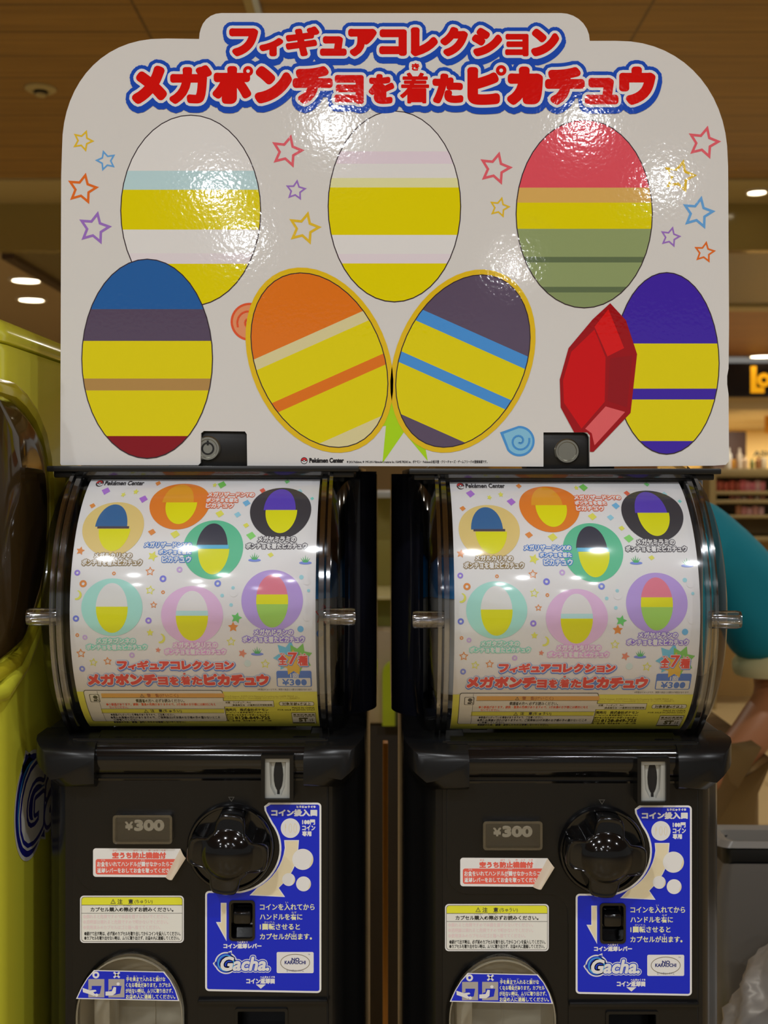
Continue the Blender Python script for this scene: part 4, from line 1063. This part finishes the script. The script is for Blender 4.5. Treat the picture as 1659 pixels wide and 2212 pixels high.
# ================================================================== yellow green machine at the side
XS = -.335
def sd(px, py):
    d = XS * F / (px - 829.5); return (yw(d), ZH + (1027 - py) / F * d)
def build_yellow():
    t = thing('capsule_vending_machine', 'big yellow green capsule machine with a brown domed side window', 'capsule machine', (-.56, .10, 0))
    def plan(o, r=.045):
        x0, x1, y0, y1 = -.80 - o, XS + o, -.135 - o, .34 + o
        return rr(x0, y0, x1, y1, r)
    def solid(zs, rad=.045):
        return [[(a, b, z) for a, b in rr(-.80 - o, -.135 - o, XS + o, .34 + o, max(.01, rad))] for o, z in zs]
    zt = ZH + .143
    B().loft(solid([(0, 0), (0, ZH + .11), (-.002, ZH + .1165), (-.01, ZH + .117)])).done('housing', M['yellow'], t, angle=30)
    B().loft(solid([(-.004, ZH + .1175), (.0, ZH + .119), (.001, ZH + .124), (-.001, zt - .014), (-.006, zt - .006), (-.014, zt - .001), (-.03, zt + .002), (-.10, zt + .006)])).done('lid', M['yellow'], t, angle=50)
    win = [(-.128, ZH + .095), sd(0, 855), sd(20, 866), sd(42, 886), sd(62, 914), sd(78, 952), sd(88, 1000), sd(93, 1060), sd(93, 1120), sd(90, 1190), sd(84, 1250), sd(72, 1306), sd(54, 1358), sd(30, 1404), sd(0, 1436), (-.128, ZH - .175)]
    # keep the window on the flat of the side
    c = (-.085, ZH - .045)
    def corner(a):
        q = min(.0445, max(0, -.09 - a)); return XS - (.045 - math.sqrt(.045 ** 2 - q * q))
    def ring(k, x): return [(corner(c[0] + (a - c[0]) * k) + x, max(-.134, c[0] + (a - c[0]) * k), c[1] + (z - c[1]) * k) for a, z in win]
    r = B(); r.loft([ring(1.16, -.002), ring(1.14, .006), ring(1.09, .0085), ring(1.03, .0065), ring(.985, -.004)], caps=False)
    r.done('window_rim', M['yrim'], t)
    g = B(); g.loft([ring(.995, .0005), ring(.97, .005), ring(.9, .009), ring(.7, .0125), ring(.4, .0145), ring(.1, .015)])
    g.done('window_dome', mat('dark brown glossy dome', (58, 44, 22), .08, spec=.6), t)
    # moulded step below the window
    st = B(); path = [(XS + .001, *sd(-30, 1512)), (XS + .001, *sd(0, 1500)), (XS + .001, *sd(40, 1440)), (XS + .001, *sd(68, 1372)), (XS + .001, *sd(88, 1300)), (XS + .001, *sd(98, 1230)), (XS + .001, *sd(102, 1150))]
    st.tube(path, [.004, .008, .0085, .008, .007, .005, .002], 10); st.done('moulded_ridge', M['yellow'], t)
    P = Print(lambda c: (lambda p: p), lambda u, v, h: (XS + .0006 + h, u, ZH + v), 'paper')
    A = lambda pts: [(yw(1.0) + (x - 40) * .001, -.312 + (250 - y) * .001) for x, y in pts]
    Q = Print(lambda c: (lambda p: (yw(1.024) + (p[0] - 30) * .001, -.312 + (250 - p[1]) * .001)), lambda u, v, h: (XS + .0006 + h, u, ZH + v), 'paper')
    for rr_, col, l in ((50, (206, 206, 200), 1), (46.5, (16, 22, 120), 2)):
        Q.ell(79, 250, rr_, rr_ * 1.02, col, l); Q.poly([(79 - rr_ * .6, 250 - rr_ * .75), (79 - rr_ * .35, 250 - rr_ * 1.12), (79 + rr_ * .1, 250 - rr_ * .9)], col, l)
        Q.poly([(79 + rr_ * .5, 250 + rr_ * .8), (79 + rr_ * .9, 250 + rr_ * .95), (79 + rr_ * .85, 250 + rr_ * .4)], col, l)
    Q.ring(79, 250, 40, 41, 2.6, (44, 130, 196), 3); Q.ring(79, 250, 35, 36, 1.6, (44, 130, 196), 3)
    Q.text('Gacha.', (48, 216, 330, 286), (206, 206, 200), 6, 2.2, [((206, 206, 200), 9, 0, 0), ((16, 22, 120), 6.5, 0, 0)], res=4, shear=.12)
    Q.flush('brand_sticker', t, 'blue and white swirl sticker')
    return t
build_yellow()

# ================================================================== things on the ceiling
def ceiling_lamp(px, py, h, r, label, tilt=0):
    d = h * F / (1027 - py); x = (px - 829.5) / F * d
    z = ZH + h
    t = thing('recessed_downlight', label, 'ceiling lamp', (x, yw(d), z - .006), 'recessed downlights')
    B().lathe([(r, .006), (r, -.002), (r * .86, -.006), (r * .78, -.004), (r * .78, .002)], 'z', (x, yw(d), z - .006), 30).done('lamp_ring', M['lamprim'], t)
    B().lathe([(0, .0), (r * .77, .0), (r * .77, .002), (0, .002)], 'z', (x, yw(d), z - .006), 30).done('lamp_diffuser', M['lampglow'], t)
ceiling_lamp(1635, 413, 1.388, .055, 'glowing downlight in the cream ceiling strip above the shop sign')
ceiling_lamp(56, 604, 1.15, .10, 'nearer lamp in the grey brown corridor ceiling above the yellow green machine')
ceiling_lamp(68, 646, 1.15, .10, 'farther lamp in the grey brown corridor ceiling above the yellow green machine')
ceiling_lamp(1646, 769, 1.15, .14, 'bright downlight in the wood soffit right above the shop sign')
d_ = 1.40 * F / (1027 - 190); xs_ = (88 - 829.5) / F * d_
sp = thing('ceiling_sprinkler', 'round cream sprinkler plate with dark slots on the wood ceiling', 'sprinkler', (xs_, yw(d_), ZCEIL - .03))
B().lathe([(.056, .03), (.056, .024), (.048, .018), (.030, .016), (.028, .020), (0, .020)], 'z', (xs_, yw(d_), ZCEIL - .03), 36).done('plate', M['cream'], sp)
B().lathe([(.020, .018), (.020, .004), (.018, 0), (0, 0)], 'z', (xs_, yw(d_), ZCEIL - .03), 24).done('nozzle', M['cream'], sp)
B().lathe([(.0235, .019), (.0235, .008), (.019, .008), (.019, .019)], 'z', (xs_, yw(d_), ZCEIL - .03), 24).done('slot_ring', M['pure'], sp)

# ================================================================== shop behind: sign, shelves and goods
def at(px, py, d): return ((px - 829.5) / F * d, yw(d), ZH + (1027 - py) / F * d)
def fbox(name, px0, py0, px1, py1, d, dep, m, label, cat, group=None, bev=0, kind=None):
    x0, _, z1 = at(px0, py0, d); x1, _, z0 = at(px1, py1, d)
    o = B().box(x0, x1, yw(d), yw(d) + dep, z0, z1, bev).done(name, m, None, label, cat, group, kind)
    return rebase(o, ((x0 + x1) / 2, yw(d) + dep / 2, z0))
sg = thing('shop_sign', 'black shop sign band with amber letters behind the header board', 'sign', at(1700, 856, 10.9))
x0, _, z1 = at(1500, 784, 10.9); x1, _, z0 = at(2300, 857, 10.9)
B().box(x0, x1, yw(10.9), yw(11.05), z0, z1).done('sign_band', mat('black sign band', (24, 16, 10), .3), sg)
amb = mat('lit amber letters', (248, 172, 20), .5, emit=.7)
SG = Print(lambda c: (lambda p: (at(p[0], p[1], 10.9)[0], at(p[0], p[1], 10.9)[2])), lambda u, v, h: (u, yw(10.9) - .002 - h * 20, v), 'paper')
SG.poly([(1621, 791), (1634, 791), (1634, 837), (1651, 837), (1651, 849), (1621, 849)], amb, 1); SG.flush('sign_letter', sg)
SG.poly(ellp(1650, 821, 15, 15, 30), amb, 2, [ellp(1650, 821, 5.5, 5.5, 20)]); SG.flush('sign_letter', sg)
fbox('lintel', 1500, 857, 2300, 885, 11.1, .2, mat('pale lintel', (222, 200, 150), .6), 'pale beam under the black shop sign', 'beam', kind='structure')
fbox('shop_pillar', 1540, 932, 1612, 1300, 13.5, .5, mat('dark brown pillar', (52, 28, 18), .5), 'dark brown pillar inside the shop beside the header board', 'pillar', kind='structure')
cs = thing('cashier_sign', 'cream panel with dark letters over the shop goods', 'sign', at(1650, 1010, 16))
x0, _, z1 = at(1612, 930, 16); x1, _, z0 = at(1800, 1030, 16)
B().box(x0, x1, yw(16), yw(16.1), z0, z1).done('panel', mat('cream sign panel', (240, 206, 130), .6), cs)
SG2 = Print(lambda c: (lambda p: (at(p[0], p[1], 16)[0], at(p[0], p[1], 16)[2])), lambda u, v, h: (u, yw(16) - .002 - h * 20, v), 'paper')
SG2.text('ASH', (1627, 974, 1668, 986), (40, 44, 30), 1, .5); SG2.flush('sign_lettering', cs)
fbox('hanging_banner', 1653, 898, 1700, 936, 14, .02, mat('orange banner', (236, 164, 40), .6), 'orange banner hanging in the shop at the frame edge', 'banner')
# display shelf with goods
SD = 7.0
shf = thing('display_shelf', 'olive grey display shelf with rows of goods beside the header board', 'shelf', (at(1640, 0, SD)[0], yw(SD) + .2, 0))
sm_ = mat('olive grey shelf', (150, 130, 84), .35)
for y0, y1 in ((1012, 1031), (1061, 1069), (1080, 1088), (1113, 1120), (1160, 1170)):
    x0, _, z1 = at(1545, y0, SD); x1, _, z0 = at(1800, y1, SD)
    B().box(x0, x1, yw(SD), yw(SD) + .42, z0, z1, .004).done('shelf_board', sm_, shf)
for px in (1540, 1800):
    x0 = at(px, 0, SD)[0]
    B().box(x0 - .02, x0 + .02, yw(SD), yw(SD) + .42, 0, at(0, 1012, SD)[2]).done('side_panel', sm_, shf)
x0 = at(1540, 0, SD)[0]; x1 = at(1800, 0, SD)[0]
B().box(x0, x1, yw(SD) + .42, yw(SD) + .44, 0, at(0, 1012, SD)[2]).done('back_panel', mat('shelf back', (196, 160, 96), .6), shf)
def good(name, px, wpx, py_top, py_base, col, label, group, shape):
    x, y, z0 = at(px, py_base, SD); z1 = at(px, py_top, SD)[2]; r = wpx / 2 / F * SD
    y += .09
    if shape == 'box': o = B().box(x - r, x + r, y - r, y + r, z0, z1, .003)
    else:
        H = z1 - z0
        o = B().lathe([(0, 0), (r * .95, 0), (r, .004), (r, H * .66), (r * .5, H * .78), (r * .45, H * .98), (0, H)], 'z', (x, y, z0), 18)
    o = o.done(name, mat(name + '_%d' % px, col, .5), None, label, 'bottle' if shape != 'box' else 'box', group)
    rebase(o, (x, y, z0))
tops = [('white bottle with shoulder standing on the shelf beside the dark pillar', 1583, 15, 966, 'bottle', (246, 238, 226)), ('amber packet on the top shelf board under the dark pillar', 1589, 17, 992, 'box', (214, 150, 50)),
        ('tall pale bottle on the top shelf board left of the letter panel', 1607, 12, 967, 'bottle', (238, 220, 196)), ('short beige jar on the top shelf board beneath the letter panel', 1619, 13, 984, 'bottle', (226, 196, 160)),
        ('small green bottle on the top shelf board beneath the letter panel', 1635, 10, 990, 'bottle', (150, 150, 90)), ('brown bottle on the top shelf board beneath the letter panel', 1648, 12, 986, 'bottle', (176, 120, 70)),
        ('cream box on the top shelf board at the frame edge', 1660, 12, 988, 'box', (232, 212, 176))]
for k, (lb, px, wd, tp, shp, col) in enumerate(tops): good('bottle' if shp == 'bottle' else 'carton', px + (2 if k == 1 else 0), wd if k != 1 else 12, tp, 1012, col, lb, 'goods on the top shelf board', shp)
row = 0
for (base, top, xs, cols) in ((1061, 1037, (1552, 1564, 1577, 1590, 1603, 1613, 1624, 1635, 1646, 1657), ((206, 92, 62), (214, 104, 70), (210, 96, 66), (206, 92, 62), (190, 90, 60), (238, 120, 120), (246, 150, 150), (240, 130, 140), (246, 190, 180), (240, 140, 140))),
                              (1080, 1070, (1590, 1603, 1616, 1630, 1645, 1658), ((206, 120, 90), (236, 160, 130), (240, 200, 170), (214, 130, 100), (240, 210, 170), (220, 150, 110))),
                              (1113, 1093, (1604, 1616, 1628, 1641, 1654), ((206, 140, 90), (226, 150, 140), (240, 180, 170), (236, 170, 150), (240, 190, 180)))):
    row += 1
    for k, (px, col) in enumerate(zip(xs, cols)):
        good('carton', px, 11, top + (k * 7 % 5), base, col, 'small red or pink carton in a row on the lower shelf boards', 'cartons on the lower shelf boards', 'box')

# ================================================================== things seen through the gap between the machines
GD = 2.7
GDZ = 0
cab = thing('display_cabinet', 'olive glass display cabinet seen through the gap between the black machines', 'cabinet', (at(840, 0, GD)[0], yw(GD) + .2, 0))
def cbox(name, y0, y1, m, dy=0, dep=.3, x0=760, x1=905):
    a, _, z1 = at(x0, y0, GD); b, _, z0 = at(x1, y1, GD)
    B().box(a, b, yw(GD) + dy, yw(GD) + dy + dep, max(z0, 0), z1, .003).done(name, m, cab)
cbox('top_rail', 1062, 1076, M['grey'], 0); cbox('glass_back', 1076, 1292, mat('olive back', (150, 140, 70), .4), .25, .02)
cbox('shelf_edge', 1288, 1296, mat('pale shelf edge', (216, 206, 150), .3), 0); cbox('lower_back', 1296, 1366, mat('olive green panel', (120, 120, 50), .4), .1, .02)
cbox('drawer_front', 1366, 1566, mat('beige drawer', (176, 160, 132), .5), .02, .28); cbox('gap_filler', 1566, 2800, mat('dark plinth', (40, 30, 20), .5), .04, .26)  # lowest block is an added dark filler that keeps the lower gap dark
lm = mat('lime plastic', (176, 196, 26), .35)
bx0, _, bz1 = at(826, 1428, GD); bx1, _, bz0 = at(905, 1566, GD)
B().prism([(bx0, bz0), (bx1, bz0)] + [(bx1, bz1)] + arc(bx0 + .03, bz1 - .03, .03, .03, 90, 180, 6), yw(GD) - .012, yw(GD) + .018).done('lime_door', lm, cab, 'lime green rounded door')
B().prism([(bx0 + .03, bz0), (bx1, bz0)] + [(bx1, bz1 - .03)] + arc(bx0 + .055, bz1 - .055, .025, .025, 90, 180, 6), yw(GD) - .0135, yw(GD) - .011).done('door_inset', mat('dark green inset', (60, 66, 20), .5), cab)
x0 = at(827, 0, 1.62)[0]; x1 = at(838, 0, 1.62)[0]
o = B().box(x0, x1, yw(1.62), yw(1.62) + .02, 0, at(0, 1606, 1.62)[2], .001).done('wooden_post', mat('amber wood', (196, 130, 30), .5), None, 'thin amber wooden post between the black machines', 'post'); rebase(o, ((x0 + x1) / 2, yw(1.63), 0))

# ================================================================== person in the turquoise shirt
PD_ = 2.2; PY = yw(PD_)
def skin(name, pts, edges, rads, m, parent, lv=2):
    me = bpy.data.meshes.new(name); me.from_pydata(pts, edges, [])
    o = bpy.data.objects.new(name + '_tmp', me); C.objects.link(o)
    md = o.modifiers.new('s', 'SKIN'); md.use_smooth_shade = True
    for v, r in zip(me.skin_vertices[0].data, rads): v.radius = r if isinstance(r, tuple) else (r, r)
    me.skin_vertices[0].data[0].use_root = True
    sb = o.modifiers.new('u', 'SUBSURF'); sb.levels = lv; sb.render_levels = lv
    bpy.context.view_layer.update()
    ev = o.evaluated_get(bpy.context.evaluated_depsgraph_get())
    nm = bpy.data.meshes.new_from_object(ev)
    bpy.data.objects.remove(o)
    nm.materials.clear(); nm.materials.append(m)
    for p in nm.polygons: p.use_smooth = True
    return link(name, nm, parent)
cxp = .475
person = thing('person', 'person in a turquoise short-sleeved shirt standing behind the black machine, arm bent', 'person', (cxp, PY, 0))
sk = mat('tanned skin', (176, 116, 74), .5); tq = mat('turquoise shirt cloth', (0, 138, 160), .8); kh = mat('khaki cloth', (128, 100, 52), .8)
J = {'pel': (cxp, PY, .93), 'spn': (cxp, PY, 1.10), 'che': (cxp, PY, 1.28), 'nec': (cxp, PY, 1.44), 'hd0': (cxp, PY - .01, 1.52), 'hd1': (cxp, PY - .012, 1.60), 'hd2': (cxp, PY, 1.67),
     'sr': (cxp + .175, PY, 1.345), 'er': (cxp + .305, PY + .03, 1.03), 'fr': (cxp + .21, PY - .08, .955), 'wr': (cxp + .115, PY - .15, .90),
     'sl': (cxp - .165, PY, 1.375), 'el': (cxp - .23, PY, 1.09), 'wl': (cxp - .16, PY - .20, .98),
     'hr': (cxp + .095, PY, .90), 'kr': (cxp + .10, PY - .01, .50), 'ar': (cxp + .10, PY + .02, .09), 'tr': (cxp + .11, PY - .14, .03),
     'hl': (cxp - .095, PY, .90), 'kl': (cxp - .10, PY - .01, .50), 'al': (cxp - .10, PY + .02, .09), 'tl': (cxp - .11, PY - .14, .03)}
names = list(J)
RD = dict(pel=(.14, .10), spn=(.125, .09), che=(.115, .085), nec=.055, hd0=(.062, .07), hd1=(.076, .09), hd2=(.06, .07), sr=.05, er=.043, fr=.043, wr=.029, sl=.05, el=.043, wl=.03, hr=.09, kr=.058, ar=.04, tr=.035, hl=.09, kl=.058, al=.04, tl=.035)
ed = [('pel', 'spn'), ('spn', 'che'), ('che', 'nec'), ('nec', 'hd0'), ('hd0', 'hd1'), ('hd1', 'hd2'), ('che', 'sr'), ('sr', 'er'), ('er', 'fr'), ('fr', 'wr'), ('che', 'sl'), ('sl', 'el'), ('el', 'wl'), ('pel', 'hr'), ('hr', 'kr'), ('kr', 'ar'), ('ar', 'tr'), ('pel', 'hl'), ('hl', 'kl'), ('kl', 'al'), ('al', 'tl')]
pts = [J[n] for n in names]; edl = [(names.index(a), names.index(b)) for a, b in ed]; rads = [RD[n] for n in names]
def add_hand(wkey, dirv, side):
    w_ = Vector(J[wkey]); d = Vector(dirv).normalized(); s_ = Vector(side).normalized()
    pi_ = len(pts); pts.append(tuple(w_ + d * .07)); rads.append((.034, .016)); edl.append((names.index(wkey), pi_))
    for k, L in enumerate((.07, .08, .075, .06)):
        off = s_ * (k - 1.5) * .019; b = len(pts)
        pts.append(tuple(w_ + d * .088 + off)); rads.append(.0095)
        pts.append(tuple(w_ + d * (.088 + L * .5) + off + Vector((0, 0, -.008)))); rads.append(.009)
        pts.append(tuple(w_ + d * (.088 + L * .85) + off + Vector((0, 0, -.028)))); rads.append(.008)
        edl.extend([(pi_, b), (b, b + 1), (b + 1, b + 2)])
    b = len(pts); pts.append(tuple(w_ + d * .045 + s_ * .045)); rads.append(.011); pts.append(tuple(w_ + d * .075 + s_ * .062)); rads.append(.0095); edl.extend([(pi_, b), (b, b + 1)])
add_hand('wr', (-.6, -.6, -.25), (-.2, .2, 1)); add_hand('wl', (.5, -.7, -.1), (.2, .2, 1))
skin('body', pts, edl, rads, sk, person)
hb = B(); hb.sphere((cxp, PY + .004, 1.625), (.088, .102, .10)); hb.done('hair', mat('black hair', (24, 18, 14), .5), person)
# shirt with a sleeve to the elbow
shp = [(cxp, PY, .92), (cxp, PY, 1.08), (cxp, PY, 1.27), (cxp, PY, 1.395), (cxp + .15, PY, 1.338), (cxp + .225, PY + .008, 1.25), (cxp + .272, PY + .018, 1.16), (cxp + .293, PY + .025, 1.10), (cxp - .15, PY, 1.362), (cxp - .20, PY, 1.26), (cxp - .225, PY, 1.12)]
skin('shirt', shp, [(0, 1), (1, 2), (2, 3), (2, 4), (4, 5), (5, 6), (6, 7), (2, 8), (8, 9), (9, 10)], [(.155, .12), (.15, .12), (.17, .12), (.09, .075), .082, .086, .088, .09, .082, .08, .085], tq, person)
cu = B(); d0 = Vector((.05, .01, -.45)).normalized(); c0 = Vector((cxp + .297, PY + .026, 1.078))
cu.tube([c0 - d0 * .030, c0 - d0 * .012, c0, c0 + d0 * .010], [.070, .0835, .085, .083], 28); cu.done('sleeve_trim', mat('cream trim', (226, 214, 160), .8), person, 'cream sleeve edge')
skin('shorts', [(cxp, PY, .93), (cxp + .12, PY, .86), (cxp + .135, PY, .66), (cxp + .135, PY, .45), (cxp - .10, PY, .86), (cxp - .112, PY, .66), (cxp - .115, PY, .45)], [(0, 1), (1, 2), (2, 3), (0, 4), (4, 5), (5, 6)], [(.18, .13), .135, .135, .125, .12, .118, .11], kh, person)
for sx in (-1, 1):
    B().box(cxp + sx * .105 - .05, cxp + sx * .105 + .05, PY - .2, PY + .075, 0, .075, .025, 3).done('shoe', mat('dark shoe', (40, 38, 36), .6), person)

# ================================================================== bin with liner and white bag
def crumple(verts, amp, f, seed):
    rnd = random.Random(seed); ph = [rnd.uniform(0, 6) for _ in range(9)]
    out_ = []
    for x, y, z in verts:
        n = sum(math.sin(f * (1 + .7 * k) * (x * math.cos(ph[k]) + y * math.sin(ph[k]) + z * (.6 + .2 * k)) + ph[k + 3]) / (1 + k * .5) for k in range(4))
        out_.append(n * amp)
    return out_
BD = 1.60; bx, by = .725, yw(BD) + .045
bz = at(0, 1838, BD)[2]
bn = thing('waste_bin', 'narrow dark grey bin lined with a grey translucent plastic bag beside the black machine', 'bin', (bx, by, 0))
def rring(hx, hy, z, r=.06): return [(bx + a, by + b, z) for a, b in rr(-hx, -hy, hx, hy, r)]
B().loft([rring(.21, .03, 0, .015), rring(.235, .034, bz - .03, .015), rring(.228, .028, bz - .03, .015), rring(.20, .024, .02, .012)]).done('bin_body', mat('grey bin', (64, 62, 60), .5), bn)
B().loft([rring(.236, .035, bz - .03, .015), rring(.243, .040, bz - .02, .015), rring(.243, .040, bz, .015), rring(.226, .026, bz, .012), rring(.226, .026, bz - .03, .012)], caps=False).done('bin_rim', mat('black rim', (14, 16, 18), .4), bn)
def bagskin(rings, amp, f, seed):
    o_ = []
    for k, rg in enumerate(rings):
        n = crumple(rg, amp, f, seed + 0)
        cxx = sum(p[0] for p in rg) / len(rg); cyy = sum(p[1] for p in rg) / len(rg)
        o_.append([(p[0] + (p[0] - cxx) * q * 6, p[1] + (p[1] - cyy) * q * 6, p[2] + q * .5) for p, q in zip(rg, n)])
    return o_
def bring(hx, hy, z, r=.06): return [(bx + a, by + b, z) for a, b in rr(-hx, -hy, hx, hy, r, 14)]
lin_rings = [bring(.240, .038, bz - .50, .02), bring(.2465, .044, bz - .40, .02), bring(.2465, .044, bz - .3, .02), bring(.2465, .044, bz - .2, .02), bring(.247, .045, bz - .14, .02), bring(.247, .044, bz - .08, .02), bring(.246, .042, bz - .020, .02)]
lm2 = mat('grey translucent liner', (116, 112, 106), .3)
B().loft(bagskin(lin_rings, .004, 22, 3), caps=False).done('bin_liner', lm2, bn)
B().loft(bagskin([bring(.245, .0405, bz + .001, .015), bring(.240, .037, bz + .010, .015), bring(.225, .026, bz + .006, .012), bring(.215, .02, bz - .05, .01)], .003, 26, 5), caps=False).done('liner_fold', mat('pale liner fold', (150, 146, 138), .3), bn)
WD = 1.40; wx, wy = .595, yw(WD)
wz = at(0, 2042, WD)[2]
zs = [(.12, 0), (.16, .02), (.175, .15), (.18, .3), (.178, .45), (.172, .58), (.165, wz - .13), (.15, wz - .06), (.12, wz - .02), (.06, wz), (.01, wz + .003)]
wr_ = [[(wx + r * math.cos(2 * PI * k / 56), wy + r * .75 * math.sin(2 * PI * k / 56), z) for k in range(56)] for r, z in zs]
fine = []
for a, b in zip(wr_, wr_[1:]):
    for q in range(4): fine.append([tuple(Vector(p).lerp(Vector(s_), q / 4)) for p, s_ in zip(a, b)])
fine.append(wr_[-1])
fine2 = []
for rg in fine:
    n = crumple(rg, .006, 30, 11); n2 = crumple(rg, .003, 75, 12)
    fine2.append([(p[0] + (p[0] - wx) * (q + q2) * 6, p[1] + (p[1] - wy) * (q + q2) * 6, max(0, p[2] + (q * 1.2 if p[2] > .2 else 0))) for p, q, q2 in zip(rg, n, n2)])
o = B().loft(fine2).done('plastic_bag', mat('white plastic film', (196, 194, 190), .25), None, 'crumpled white plastic bag standing in front of the grey bin', 'bag', angle=80)
rebase(o, (wx, wy, 0))
